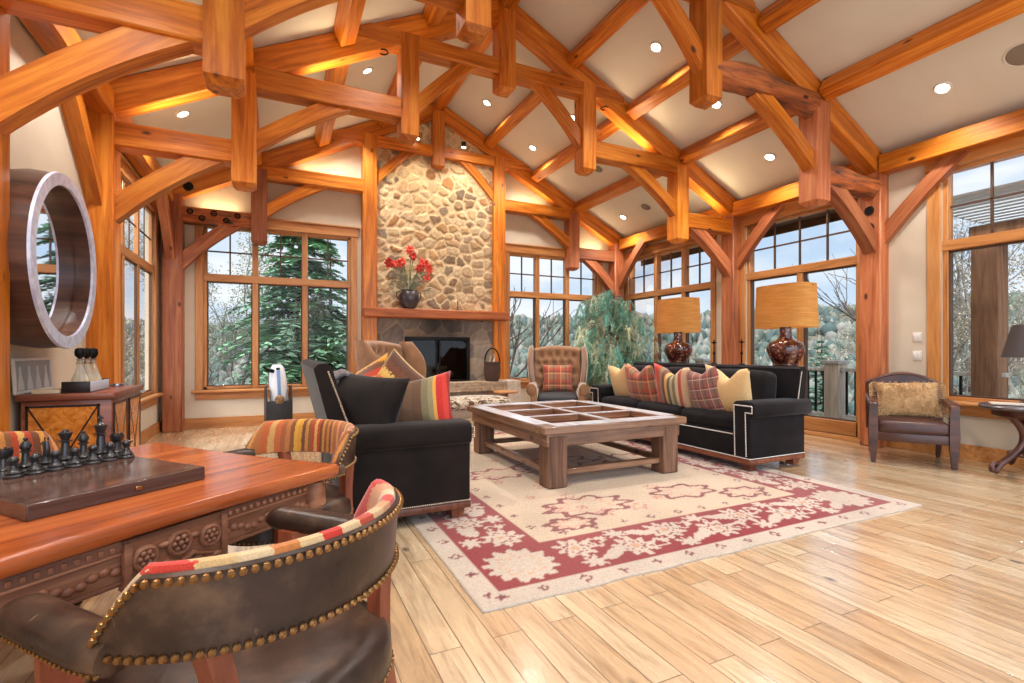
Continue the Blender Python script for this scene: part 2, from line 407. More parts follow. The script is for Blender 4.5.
for nm, ax, at, inn, spans in (('baseboard_back', 'x', YB, -1, ((XL, 1.38), (4.22, XR))), ('baseboard_right', 'y', XR, -1, ((0, 3.74), (6.0, YB))), ('baseboard_left', 'y', XL, 1, ((YF, YB),))):
    b = MB()
    for a, c in spans:
        if ax == 'x': b.box(((a + c) / 2, at + inn * .012, .085), (c - a, .025, .17), .005, 1)
        else: b.box((at + inn * .012, (a + c) / 2, .085), (.025, c - a, .17), .005, 1)
    structure(nm, b, TRIM)

# ------------------------------------------------------------------ timber frame
def frame_mat(p0, p1, up):
    x = (p1 - p0).normalized(); z = (up - x * up.dot(x)).normalized(); y = z.cross(x)
    return Matrix(((x.x, y.x, z.x, 0), (x.y, y.y, z.y, 0), (x.z, y.z, z.z, 0), (0, 0, 0, 1)))
def beam(name, p0, p1, w, h, mat, parent=None, up=(0, 0, 1), bev=.014, label=None, sag=0):
    p0, p1 = Vector(p0), Vector(p1); L = (p1 - p0).length; M = frame_mat(p0, p1, Vector(up)); M.translation = (p0 + p1) / 2
    mb = MB()
    if sag:
        n = 14; rings = []
        for i in range(n + 1):
            t = i / n; q = sag * math.sin(PI * t); a = 1 + .07 * math.sin(9 * t + 2)
            rings.append([(-L / 2 + L * t, math.cos(k) * w * .62 * a, q + math.sin(k) * h * .6 * a * (1 + .1 * math.sin(3 * k + 7 * t))) for k in [2 * PI * j / 14 for j in range(14)]])
        mb.loft(rings)
    else: mb.box((0, 0, 0), (L, w, h), bev, 1)
    o = build(name, mb, mat, parent, M)
    if label: o['label'] = label
    return o
def brace(name, p0, p1, bulge, w, h, mat, parent=None, up=(0, 0, 1)):
    """curved knee brace: chord p0-p1, bowed by 'bulge' along up"""
    p0, p1 = Vector(p0), Vector(p1); dd = (p1 - p0).normalized(); p0 = p0 - dd * .10; p1 = p1 + dd * .10
    L = (p1 - p0).length; M = frame_mat(p0, p1, Vector(up)); M.translation = (p0 + p1) / 2
    n = 12; rings = []
    for i in range(n + 1):
        t = i / n; x = -L / 2 + L * t; zl = bulge * (1 - (2 * t - 1) ** 2); zu = bulge * .55 * (1 - (2 * t - 1) ** 2)
        lo, hi = (zl - h / 2, zu + h / 2)
        rings.append([(x, -w / 2, lo), (x, w / 2, lo), (x, w / 2, hi), (x, -w / 2, hi)])
    return build(name, MB().loft(rings), mat, parent, M, ang=30)
TW = .24
def pendant(name, x, y, z0, z1, w, mat, parent):
    """hanging post with a chamfered foot; local X runs along its height"""
    mb = MB(); L = z1 - z0; a = w / 2; b = TW / 2; c = .05
    R = lambda t, k: [(t, -a * k, -b * k), (t, a * k, -b * k), (t, a * k, b * k), (t, -a * k, b * k)]
    mb.loft([R(0, .62), R(c, 1), R(L, 1)])
    M = Matrix(((0, 1, 0, x), (0, 0, 1, y), (1, 0, 0, z0), (0, 0, 0, 1)))
    return build(name, mb, mat, parent, M, ang=20)
def disc(mb, c, r, nrm, t=.03):
    c = Vector(c); nrm = Vector(nrm); mb.cyl(c, c + nrm * t, r, r, 16); mb.torus((0, 0, 0), r, .012, 16, 6, Matrix.Translation(c + nrm * t * .6) @ nrm.to_track_quat('Z', 'Y').to_matrix().to_4x4())
def up_light(parent, x, y, z, ln, k=1.0):
    l = bpy.data.lights.new('cove_uplight', 'AREA'); l.energy = UP_W * k; l.shape = 'RECTANGLE'; l.size = ln; l.size_y = .06; l.color = (1, .76, .44)
    o = bpy.data.objects.new('cove_uplight', l); COL.objects.link(o); o.parent = parent; o.location = (x, y, z); o.rotation_euler = (PI, 0, 0)
def truss(Y, label, kind):
    t = thing('timber_truss', label, 'roof truss', (XC, Y + TW / 2, 0), 0, 'hammer-beam roof trusses'); w = TW
    rb = lambda d: 5.68 - .5 * d          # underside of the rafter
    for sg in (-1, 1):
        old = (kind == 1 and sg > 0)
        PM = TIMBER_RED if sg > 0 or kind == 3 else TIMBER
        d0 = {1: 4.24, 2: 4.22, 3: 4.11}[kind]; pd = 3.10 if kind != 3 else 3.04
        beam('wall_post', (sg * (d0 + .12), 0, 0), (sg * (d0 + .12), 0, rb(d0) + .05), w + .02, .26, PM, t, up=(1, 0, 0))
        c, s_ = math.cos(math.atan(.5)), math.sin(math.atan(.5)); h = .30
        beam('rafter', (sg * -.0, 0, rb(0) + h / 2 / c), (sg * 4.4, 0, rb(4.4) + h / 2 / c), .19, h, TIMBER, t)
        # lower hammer beam, its pendant and its brace
        zl = 3.37
        hb = beam('hammer_beam', (sg * (d0 + .05), 0, zl), (sg * 3.15, 0, zl), .205, .24, TIMBER_OLD if old or (kind == 3 and sg < 0) else (PM if kind == 3 else TIMBER), t, sag=.02 if old else 0)
        pendant('pendant_post', sg * pd, 0, 3.0, rb(3.1) + .1, .235, TIMBER_RED if old or kind == 3 else TIMBER, t)
        brace('curved_brace', (sg * (d0 + .01), 0, 2.62), (sg * 3.42, 0, 3.27), .05, .15, .20, PM, t)
        # upper hammer beam, upper post, brace
        if kind == 3:
            beam('chimney_post', (sg * 1.27, 0, 0), (sg * 1.27, 0, rb(1.27) + .1), w, .25, TIMBER, t, up=(1, 0, 0))
        else:
            pendant('upper_post', sg * 1.31, 0, 3.84, rb(1.31) + .1, .22, TIMBER, t)
        beam('upper_hammer_beam', (sg * 3.02, 0, 4.20), (sg * 1.36, 0, 4.20), .215, .25 if kind != 3 else .23, TIMBER_OLD if old else TIMBER, t, sag=.05 if old else 0)
        brace('curved_brace', (sg * 2.98, 0, 3.52), (sg * 2.12, 0, 4.10), .045, .14, .18, TIMBER, t)
        brace('curved_brace', (sg * 1.21, 0, 4.28), (sg * .52, 0, 4.96), .045, .13, .17, TIMBER, t)
        # wall brace along the eave, towards the camera
        brace('wall_brace', (sg * (d0 + .14), -.12, 2.75), (sg * (d0 + .14), -.86, 3.52), .03, .12, .17, PM, t)
        up_light(t, sg * 3.62, 0, zl + .14, .55, .5 if kind == 3 else 1); up_light(t, sg * 2.05, 0, 4.34, .7, .45 if kind == 3 else 1)
        if kind == 3 and sg < 0:
            b = MB()
            for i, q in enumerate((4.0, 3.84, 3.68, 3.51, 3.35)): b.torus((0, 0, 0), .036, .012, 16, 6, Matrix.Translation((sg * q, -.106, zl + (.05 if i % 2 == 0 else -.04))) @ Euler((PI / 2, 0, 0)).to_matrix().to_4x4()).ball((sg * q, -.104, zl + (.05 if i % 2 == 0 else -.04)), .014, 8, 5)
            disc(b, (-4.02, -.10, 3.80), .06, (0, -1, 0), .02)
            build('bolt_cap', b, IRON, t)
        if kind == 1 and sg > 0:
            b = MB()
            for q in (3.08, 2.86, 2.62): disc(b, (d0 - .01, .0, q), .05, (-1, 0, 0), .02)
            build('bolt_cap', b, IRON, t)
            b = MB()
            for x_, z_ in ((1.85, 4.86), (.9, 5.32)): b.torus((x_, -.0, z_ - .06), .055, .009, 18, 6, Matrix())
            build('iron_ring', b, IRON, t)
        if kind == 2:
            b = MB(); x_ = sg * 1.62; b.torus((0, 0, 0), .055, .009, 18, 6, Matrix.Translation((x_, -.04, rb(1.62) - .012))); build('iron_ring', b, IRON, t)
    beam('collar_beam', (-1.95, 0, 5.04), (1.95, 0, 5.04), .21, .2, TIMBER, t)
    pendant('king_post', 0, 0, 4.72, rb(0) + .2, .24, TIMBER, t)
    return t
T1 = truss(3.74, 'nearest big timber truss, its rafter crossing the top right of the room', 1)
T2 = truss(6.0, 'middle timber truss with free hanging posts between the other two', 2)
T3 = truss(9.1, 'far timber truss against the stone chimney and back wall', 3)
bays = ((YF, 3.75, 'above the leather corner chair'), (3.97, 6.01, 'from nearest to middle truss'), (6.23, 9.11, 'from middle to far truss'))
rows = ((0, 'ridge beam at the very peak', .26), (1.04, 'uppermost purlin below the ridge', .20), (2.08, 'second purlin down from the ridge', .20), (3.12, 'lowest purlin above the eave', .20), (4.30, 'heavy eave beam along the wall top', .24))
for a, b, bl in bays:
    for d, rl, h in rows:
        for sg in ((1,) if d == 0 else (-1, 1)):
            if a < 0 and sg < 0 : continue
            slope = -sg * math.atan(.5) if d and d < 4 else 0
            x = XC + sg * d; zb = 5.68 - .5 * d + (.1 if d < 4 else .0); zc = zb + h / 2 + (.03 if d < 4 else .0)
            upv = (math.sin(math.atan(.5)) * sg, 0, math.cos(math.atan(.5))) if d and d < 4 else (0, 0, 1)
            side = '' if d == 0 else (', window side' if sg > 0 else ', mirror side')
            o = beam('eave_beam' if d > 4 else ('ridge_beam' if d == 0 else 'purlin'), (x, a, zc), (x, b, zc), .19, h, TIMBER, up=upv)
            tag(o, 'honey timber %s%s, %s' % (rl, side, bl), 'beam', 'roof purlins and eave beams')

# ------------------------------------------------------------------ ceiling lights and speakers
LENS = Mat('lamp_lens'); LENS.b.inputs['Emission Color'].default_value = (1, .93, .8, 1); LENS.b.inputs['Emission Strength'].default_value = 9; LENS = LENS.m
WHITE = plain('white_enamel', srgb(228, 222, 214), .4)
def canlight(x, y, label, power=1.0):
    sg = 1 if x > XC else -1
    t = thing('recessed_light', label, 'ceiling light', (x, y, zceil(x) - .004), 0, 'recessed ceiling lights')
    t.rotation_euler = (0, sg * math.atan(.5), 0)
    build('trim_ring', MB().torus((0, 0, 0), .072, .014, 24, 8), WHITE, t)
    build('lens', MB().lathe([(.03, -.012), (.062, -.004), (.064, .003)], n=20), LENS, t)
    l = bpy.data.lights.new('can_lamp', 'SPOT'); l.energy = CAN_W * power; l.color = (1, .97, .92); l.spot_size = math.radians(125); l.spot_blend = .7; l.shadow_soft_size = .12
    o = bpy.data.objects.new('can_lamp', l); COL.objects.link(o); o.parent = t; o.location = (0, 0, -.03); o.rotation_euler = (0, -sg * math.atan(.5), 0)
for x, y, lb in ((4.45, 5.01, 'bright recessed light in the upper ceiling panel between the nearest and middle trusses'), (5.5, 4.99, 'bright recessed light just beneath the foot of the nearest upper post'),
        (6.59, 4.99, 'recessed light in the eave panel above the glass doors'), (6.58, 2.88, 'recessed light in the eave panel above the leather corner chair'),
        (6.65, 8.5, 'recessed light in the eave panel above the weeping tree'), (4.48, 8.49, 'recessed light in the panel right of the chimney peak'),
        (4.5, 7.09, 'recessed light partly behind the brace of the middle upper post'), (3.42, 8.24, 'small recessed light close under the ridge, near the chimney'),
        (1.16, 7.2, 'recessed light seen above the middle truss upper beam, mirror side'), (1.19, 8.62, 'recessed light seen below the middle truss upper beam, mirror side'),
        (-1.02, 7.12, 'recessed light in the eave panel behind the middle truss, mirror side'), (4.45, 2.6, 'recessed light in the upper panel before the nearest truss')):
    canlight(x, y, lb)
for x, y in ((6.58, .4), (4.45, .4), (1.13, .4), (-1.0, .4), (1.13, 2.6), (-1.0, 2.6), (1.13, 5.0), (-1.0, 5.0)):  # unseen ceiling lights, added to brighten the room
    canlight(x, y, 'added unseen fill light in the %s %s-side panel %s' % ('eave' if abs(x - XC) > 3 else 'upper', 'window' if x > XC else 'mirror', {.4: 'far behind the viewer', 2.6: 'just before the nearest truss', 5.0: 'hidden behind the nearest truss'}[y]))
GREY = plain('speaker_grille', srgb(150, 140, 128), .8, c2=srgb(120, 112, 104), scale=300)
for x, y, r, lb in ((6.56, 2.22, .13, 'round grey ceiling speaker at the picture edge above the side table'), (6.62, 7.75, .10, 'round grey ceiling speaker above the near table lamp by the weeping tree'), (5.47, 7.75, .1, 'round grey ceiling speaker behind the middle truss upper post')):
    t = thing('ceiling_speaker', lb, 'speaker', (x, y, zceil(x) - .004), 0, 'ceiling speakers'); t.rotation_euler = (0, math.atan(.5), 0)
    build('grille', MB().lathe([(r * .9, -.008), (r, -.002), (r, .003)], n=28), GREY, t); build('trim_ring', MB().torus((0, 0, 0), r + .01, .009, 28, 6), WHITE, t)
for z, lb in ((1.19, 'lower white switch plate beside the post and corner chair'), (1.42, 'upper white switch plate on the wall above the corner chair')):
    t = thing('switch_plate', lb, 'light switch', (XR - .006, 3.41, z), 0, 'wall switches')
    build('plate', MB().box((0, 0, 0), (.012, .095, .115), .004), WHITE, t)
    for k in (-1, 1): build('rocker', MB().box((-.009, k * .021, 0), (.01, .026, .066), .003), WHITE, t)
for i, x in enumerate((2.35, 3.25)):
    t = thing('spotlight', 'small %s puck spotlight on the collar beam washing the chimney stone' % ('first' if i == 0 else 'second'), 'spotlight', (x, 9.0, 5.22), 0, 'chimney spotlights')
    build('housing', MB().lathe([(.03, -.07), (.05, 0), (.045, .03), (.01, .04)], n=16), IRON, t); build('lens', MB().lathe([(.02, -.078), (.04, -.072), (.04, -.066)], n=16), LENS, t)
    l = bpy.data.lights.new('puck_lamp', 'SPOT'); l.energy = 45; l.color = (1, .82, .6); l.spot_size = math.radians(100); l.spot_blend = .8; l.shadow_soft_size = .04
    o = bpy.data.objects.new('puck_lamp', l); COL.objects.link(o); o.parent = t; o.location = (0, -.3, -.1); o.rotation_euler = (math.radians(12), 0, 0)
# ------------------------------------------------------------------ fireplace
def lattice(px, pz, cw, ch, seed, x0, z0, nx, nz, jit=.42):
    r = np.random.default_rng(seed); gx, gz = np.meshgrid(np.arange(nx), np.arange(nz)); off = (gz % 2) * .5
    P = np.stack([(x0 + (gx + off + r.uniform(-jit, jit, gx.shape)) * cw).ravel(), (z0 + (gz + r.uniform(-jit, jit, gx.shape)) * ch).ravel()], 1)
    wz = cw / ch * .8
    D = (px[:, None] - P[None, :, 0]) ** 2 + ((pz[:, None] - P[None, :, 1]) * wz) ** 2
    ix = np.argpartition(D, 1, axis=1)[:, :2]; d = np.sqrt(np.take_along_axis(D, ix, 1)); sw = d[:, 0] > d[:, 1]
    f1 = d.min(1); f2 = d.max(1); cell = np.where(sw, ix[:, 1], ix[:, 0])
    return f1, f2, cell, len(P)
def vnoise(x, z, sc, seed):
    r = np.random.default_rng(seed); out = np.zeros_like(x)
    for k in range(5):
        a = r.uniform(0, 2 * PI); s = sc * r.uniform(.6, 1.7); out += np.sin((x * math.cos(a) + z * math.sin(a)) * s + r.uniform(0, 6))
    return out / 5
sm = lambda a, b, x: (lambda t: t * t * (3 - 2 * t))(np.clip((x - a) / (b - a), 0, 1))
def chimney():
    x0, x1, z0 = 1.63, 3.95, 2.0; nx, nz = 130, 205
    u = np.linspace(0, 1, nx + 1); X = np.tile(x0 + (x1 - x0) * u, nz + 1); V = np.repeat(np.linspace(0, 1, nz + 1), nx + 1)
    top = 6.0 - .5 * np.abs(X - XC); Z = z0 + (top - z0) * V
    wx = X + .045 * vnoise(X, Z, 14, 1) + .02 * vnoise(X, Z, 40, 2); wz = Z + .035 * vnoise(X, Z, 14, 3) + .015 * vnoise(X, Z, 45, 4)
    f1, f2, cell, n = lattice(wx, wz, .235, .165, 5, x0 - .3, z0 - .2, 13, 28)
    r = np.random.default_rng(8); wide = r.uniform(.0, .055, n)[cell]; e = f2 - f1 - wide
    st = sm(.008, .034, e); proud = r.uniform(.008, .03, n)[cell]
    grain = .006 * vnoise(X, Z, 90, 9) + .004 * vnoise(X, Z, 170, 12)
    Y = 9.215 - st * proud - grain
    pal = np.array([srgb(*c)[:3] for c in ((184, 146, 100), (150, 122, 92), (138, 114, 88), (196, 164, 122), (128, 104, 80), (166, 118, 74), (204, 178, 140), (130, 114, 96))])
    cc = pal[r.integers(0, 8, n)][cell] * r.uniform(.75, 1.15, n)[cell][:, None]
    mot = np.array(srgb(216, 190, 150)[:3]); wash = (r.uniform(0, 1, n) ** 1.6 * .75)[cell]
    cc = cc * (1 - wash[:, None]) + mot * wash[:, None]
    cc = cc * (1 + .22 * vnoise(X, Z, 60, 21))[:, None]
    C = mot * (1 - st)[:, None] + cc * st[:, None]
    fs = [(j * (nx + 1) + i, j * (nx + 1) + i + 1, (j + 1) * (nx + 1) + i + 1, (j + 1) * (nx + 1) + i) for j in range(nz) for i in range(nx)]
    t = thing('stone_chimney', 'tall rounded fieldstone chimney breast rising above the wood mantel', 'chimney', (XC, 9.2, 0))
    mb = MB(); mb.add(np.stack([X - XC, Y - 9.2, Z], 1).tolist(), fs)
    STONE = attr_mat('fieldstone', .9, 45, .35, .5, .01)
    o = build('stonework', mb, STONE, t, ang=0, fix=False); set_cols(o, C)
    # lower surround of flat grey stone, around the firebox
    nx, nz = 116, 62; xs = np.linspace(x0, x1, nx + 1); zs = np.linspace(.64, 1.86, nz + 1)
    xs[np.abs(xs - 2.19).argmin()] = 2.19; xs[np.abs(xs - 3.41).argmin()] = 3.41; zs[np.abs(zs - 1.50).argmin()] = 1.50
    X = np.tile(xs, nz + 1); Z = np.repeat(zs, nx + 1)
    wx = X + .02 * vnoise(X, Z, 20, 31); wz = Z + .02 * vnoise(X, Z, 20, 33)
    f1, f2, cell, n = lattice(wx, wz, .40, .27, 15, x0 - .4, .4, 9, 9, .3)
    st = sm(.008, .04, f2 - f1); Y = 9.2 - st * .018 - .004 * vnoise(X, Z, 80, 34)
    pal = np.array([srgb(*c)[:3] for c in ((158, 144, 128), (138, 124, 112), (176, 160, 140), (122, 110, 102), (164, 138, 112))])
    C = pal[r.integers(0, 5, n)][cell] * (1 + .2 * vnoise(X, Z, 40, 35))[:, None]
    C = np.array(srgb(170, 152, 130)[:3]) * (1 - st)[:, None] + C * st[:, None]
    soot = np.exp(-((X - 2.85) / .62) ** 2) * sm(1.42, 1.55, Z) * (.85 + .2 * vnoise(X, Z, 12, 36)); C = C * (1 - .82 * np.clip(soot, 0, 1))[:, None]
    fs = [(j * (nx + 1) + i, j * (nx + 1) + i + 1, (j + 1) * (nx + 1) + i + 1, (j + 1) * (nx + 1) + i) for j in range(nz) for i in range(nx)
          if not (2.19 <= (xs[i] + xs[i + 1]) / 2 <= 3.41 and (zs[j] + zs[j + 1]) / 2 < 1.5)]
    mb = MB(); mb.add(np.stack([X - XC, Y - 9.2, Z], 1).tolist(), fs)
    o = build('firebox_surround', mb, attr_mat('cut_stone', .85, 60, .3, .4, .006), t, ang=0, fix=False); set_cols(o, C); o['label'] = 'flat grey cut stone, smoke-blackened above the firebox'
    fb = MB(); d = .55
    fb.box((.01, .12 + d, 1.08), (1.22, .03, .9)); fb.box((-.6, .1 + d / 2, 1.08), (.03, d, .9)); fb.box((.62, .1 + d / 2, 1.08), (.03, d, .9)); fb.box((.01, .1 + d / 2, 1.5), (1.22, d, .03)); fb.box((.01, .1 + d / 2, .655), (1.22, d, .03))
    build('firebox', fb, plain('sooty_brick', srgb(46, 40, 38), .9, c2=srgb(30, 27, 26), scale=20, bump=.5), t)
    fr = MB()
    for a in (-.6, .62): fr.box((a, -.02, 1.075), (.06, .05, .87), .006)
    fr.box((.01, -.02, 1.48), (1.28, .06, .07), .006); fr.box((.01, -.02, .665), (1.28, .05, .05), .006)
    for a in (-.02, .04): fr.box((a, -.015, 1.07), (.03, .03, .8), .004)
    build('firebox_frame', fr, IRON, t)
    gl = MB(); gl.box((-.3, -.005, 1.07), (.56, .006, .76)); gl.box((.32, -.005, 1.07), (.56, .006, .76)); build('firebox_doors', gl, glass_nodes(Mat('smoked_glass'), (.55, .55, .56, 1)), t)
    LOG = wood('birch_log', srgb(70, 56, 46), srgb(150, 132, 112), srgb(200, 186, 166), .9, knots=False)
    for i, (a, b, r_) in enumerate((((-.42, .3, .76), (.38, .22, .78), .06), ((-.35, .42, .78), (.42, .45, .76), .07), ((-.3, .3, .88), (.3, .42, .91), .055), ((-.1, .2, .74), (.15, .5, .99), .04))):
        p0, p1 = Vector(a), Vector(b); M = frame_mat(p0, p1, Vector((0, 0, 1))); M.translation = (p0 + p1) / 2; L = (p1 - p0).length
        lg = build('log', MB().tube([(-L / 2, 0, 0), (-L / 6, .01, .005), (L / 5, -.008, 0), (L / 2, 0, 0)], [r_, r_ * .96, r_, r_ * .9], 12), LOG, None, t.matrix_basis @ M if False else M)
        lg.matrix_basis = Matrix.Translation((XC, 9.2, 0)) @ M
        tag(lg, ['lower front birch log on the firebox grate', 'lower rear birch log on the firebox grate', 'birch log lying across the two lower logs', 'thin birch log leaning at the front of the fire'][i], 'firewood', 'logs in the firebox')
    gr = MB()
    for i in range(7): gr.box((-.36 + .12 * i, .34, .69), (.015, .34, .03))
    gr.box((0, .2, .7), (.85, .015, .03)); build('log_grate', gr, IRON, t)
    return t
chimney()
tm = beam('mantel_shelf', (1.385, 9.08, 1.935), (4.20, 9.08, 1.935), .26, .17, wood('mantel_timber', srgb(120, 56, 20), srgb(188, 98, 42), srgb(214, 132, 64), .5), bev=.02)
tag(tm, 'heavy reddish timber mantel spanning the stone fireplace', 'mantel')
HS = plain('hearth_stone', srgb(196, 172, 140), .85, c2=srgb(140, 118, 98), scale=14, bump=.8)
t = thing('raised_hearth', 'long raised stone hearth with rough edge below the firebox', 'hearth', (XC, 8.93, 0))
def rough_slab(c, d, seed, amp=.012, n=(40, 8, 4)):
    bm = bmesh.new(); bmesh.ops.create_cube(bm, size=1)
    for v in bm.verts: v.co = Vector((v.co.x * d[0], v.co.y * d[1], v.co.z * d[2]))
    bmesh.ops.subdivide_edges(bm, edges=list(bm.edges), cuts=9, use_grid_fill=True)
    r = random.Random(seed)
    for v in bm.verts:
        v.co += Vector((r.uniform(-1, 1), r.uniform(-1, 1), r.uniform(-1, 1))) * amp
        v.co += Vector(c)
    return bm
build('hearth_top', MB().bm(rough_slab((0, 0, .575), (2.94, .56, .17), 3, .008)), HS, t)
build('hearth_base', MB().bm(rough_slab((0, .04, .245), (2.8, .46, .48), 4, .006)), plain('hearth_base_stone', srgb(150, 136, 120), .9, c2=srgb(112, 100, 90), scale=10, bump=.6), t)
o = build('end_block', MB().bm(rough_slab((1.36, -.03, .42), (.28, .54, .5), 6, .006)), plain('pale_end_stone', srgb(214, 204, 192), .9, c2=srgb(186, 172, 158), scale=12, bump=.6), t); o['label'] = 'pale stone block at the end of the hearth'

# hearth kettle basket
t = thing('lidded_basket', 'dark brown fireside basket with tall arched handle on the hearth', 'basket', (3.77, 8.82, .668))
BSK = plain('dark_wicker', srgb(92, 66, 52), .8, c2=srgb(62, 42, 34), scale=60, bump=.8)
build('body', MB().lathe([(.0, 0), (.12, .0), (.15, .06), (.165, .2), (.155, .33), (.165, .36), (.15, .37), (.13, .35), (.0, .33)], n=28), BSK, t)
build('rim', MB().torus((0, 0, .36), .158, .014, 28, 8), BSK, t)
build('handle', MB().tube([(-.155 * math.cos(a), 0, .36 + .27 * math.sin(a)) for a in [PI * i / 16 for i in range(17)]], .014, 8), IRON, t)
build('kindling', MB().tube([(-.06, .02, .33), (-.02, .0, .5)], .02, 8).tube([(.05, .03, .33), (.02, -.02, .52)], .018, 8).tube([(0, -.05, .33), (.06, .03, .47)], .018, 8), wood('kindling_wood', srgb(150, 120, 90), srgb(200, 176, 146), srgb(226, 208, 184), .9, knots=False), t)

# mantel arrangement
t = thing('flower_vase', 'dark pot of red amaryllis flowers with grey twigs on the mantel', 'flowers', (2.21, 9.07, 2.02))
POT = plain('dark_pewter_glaze', srgb(58, 52, 56), .3, .5, c2=srgb(90, 84, 88), scale=8)
build('pot', MB().lathe([(.0, 0), (.09, 0), (.15, .06), (.19, .17), (.185, .26), (.15, .32), (.16, .34), (.14, .335), (.13, .3), (0, .28)], n=28), POT, t)
h = MB()
for sg in (-1, 1): h.tube([(sg * .175, 0, .16), (sg * .225, 0, .22), (sg * .225, 0, .3), (sg * .165, 0, .31)], .012, 8)
build('handles', h, POT, t)
STEM = plain('green_stem', srgb(96, 130, 70), .6); TWIG = plain('grey_twig', srgb(150, 142, 128), .9)
st = MB(); heads = []
for ax, ay, az in ((-.36, -.03, .82), (-.24, -.06, .78), (-.14, -.02, .82), (.04, -.02, 1.1), (.1, .03, 1.0), (.26, -.04, .82), (.38, -.02, .72), (.34, -.05, .6), (.2, -.05, .78)):
    st.tube([(ax * .12, 0, .3), (ax * .45, ay * .5, .3 + (az - .3) * .6), (ax, ay, az)], .008, 6); heads.append((ax, ay, az))
build('stems', st, STEM, t)
RED = plain('red_petal', srgb(206, 52, 38), .6, c2=srgb(228, 92, 66), scale=20); PINK = plain('pale_petal', srgb(226, 150, 120), .6)
r = random.Random(4)
for k, (ax, ay, az) in enumerate(heads):
    fl = MB()
    for q in range(3):
        c = Vector((ax + r.uniform(-.05, .05), ay + r.uniform(-.04, .04), az + r.uniform(-.04, .05))); d = Vector((r.uniform(-.8, .8), -1, r.uniform(-.4, .7))).normalized()
        R = d.to_track_quat('Z', 'Y').to_matrix().to_4x4(); R.translation = c
        for i in range(6):
            a = 2 * PI * i / 6; ca, sa = math.cos(a), math.sin(a); L = .085
            def P(u, v, ca=ca, sa=sa, L=L):
                w = .026 * math.sin(PI * min(u * .95 + .04, 1)); x = u * L; y = (v - .5) * 2 * w; z = .05 * u - .03 * u * u + .01 * (1 - abs(v - .5) * 2)
                return (x * ca - y * sa, x * sa + y * ca, z)
            fl.grid(P, 4, 2, R)
    build('blossom', fl, RED if k % 4 else plain('red_petal_b', srgb(190, 44, 34), .6), t)
tw = MB()
for i in range(46):
    a = r.uniform(-1, 1); L = r.uniform(.2, .5); x = a * .32; y = r.uniform(-.14, .02)
    tw.tube([(a * .1, 0, .3), (x * .6, y * .5, .3 + L * .6), (x, y, .26 + L * r.uniform(.5, 1))], .004, 5)
build('twigs', tw, TWIG, t)
lf = MB()
for i in range(120):
    a = r.uniform(-1, 1); c = Vector((a * .34, r.uniform(-.16, .02), r.uniform(.3, .68))); d = Vector((a, r.uniform(-.6, .1), r.uniform(-1, .6))).normalized(); s = d.cross(Vector((0, 1, .2))).normalized() * .012
    e = c + d * .09; lf.add([c - s * .3, c + d * .04 - s, e, c + d * .04 + s], [(0, 1, 2, 3)])
build('leaves', lf, plain('grey_green_leaf', srgb(142, 140, 116), .8, c2=srgb(108, 112, 84), scale=9), t)
t = thing('candlestick', 'thin black iron spike candlestick alone on the mantel', 'candlestick', (3.15, 9.05, 2.02))
build('base', MB().lathe([(0, 0), (.045, 0), (.04, .012), (.01, .02)], n=16), IRON, t); build('spike', MB().lathe([(.008, .015), (.008, .17), (.015, .175), (.006, .19), (0.001, .23)], n=10), IRON, t)

# ------------------------------------------------------------------ soft furnishing helpers
def pillow(w, h, t, chop=.0, n=18):
    mb = MB()
    def side(sg):
        def P(u, v):
            a, b = 2 * u - 1, 2 * v - 1
            x = w / 2 * a * (1 - .09 * (1 - b * b)); z = h / 2 * b * (1 - .07 * (1 - a * a))
            if chop: z -= chop * h * math.exp(-(a / .38) ** 2) * max(b, 0) ** 1.5
            k = max((1 - a * a) * (1 - b * b), 0) ** .42
            return (x, sg * t / 2 * k, z)
        return P
    mb.grid(side(1), n, n); mb.grid(side(-1), n, n); return mb
def put_pillow(label, mat, loc, rot, w, h, t, chop=0.0, group='throw pillows', piping=None):
    o = build('throw_pillow', pillow(w, h, t, chop), mat, None, weld=True, ang=0)
    o.location = loc; o.rotation_euler = rot; tag(o, label, 'pillow', group)
    if piping:
        n = 18; pts = []
        for a, b in [(-1 + 2 * i / n, -1) for i in range(n)] + [(1, -1 + 2 * i / n) for i in range(n)] + [(1 - 2 * i / n, 1) for i in range(n)] + [(-1, 1 - 2 * i / n) for i in range(n)]:
            x = w / 2 * a * (1 - .09 * (1 - b * b)); z = h / 2 * b * (1 - .07 * (1 - a * a))
            if chop: z -= chop * h * math.exp(-(a / .38) ** 2) * max(b, 0) ** 1.5
            pts.append((x, 0, z))
        build('piping', MB().tube(pts, .006, 6, True), piping, o)
    return o
def puff(c, d, bev=.05, bulge=.03, cuts=7):
    """a box cushion with soft crowned faces"""
    bm = bmesh.new(); bmesh.ops.create_cube(bm, size=1)
    for v in bm.verts: v.co = Vector((v.co.x * d[0], v.co.y * d[1], v.co.z * d[2]))
    bmesh.ops.bevel(bm, geom=list(bm.edges), offset=min(bev, min(d) * .45), segments=3, profile=.5, affect='EDGES')
    bmesh.ops.subdivide_edges(bm, edges=[e for e in bm.edges if e.calc_length() > min(d) * .4], cuts=cuts, use_grid_fill=True)
    for v in bm.verts:
        a = [v.co[i] / (d[i] / 2) for i in range(3)]
        for i in range(3):
            j, k = (i + 1) % 3, (i + 2) % 3
            v.co[i] += bulge * a[i] * max(1 - a[j] ** 2, 0) ** .7 * max(1 - a[k] ** 2, 0) ** .7
        v.co += Vector(c)
    return bm
VELVET = plain('charcoal_velvet', srgb(30, 26, 27), .75, c2=srgb(20, 17, 18), scale=6, sheen=.08, spec=.15)
VELVET_B = plain('dark_brown_velvet', srgb(37, 28, 24), .75, c2=srgb(23, 17, 15), scale=5, sheen=.1, spec=.15)
NAIL = plain('silver_nailhead', srgb(226, 214, 196), .3, .8)
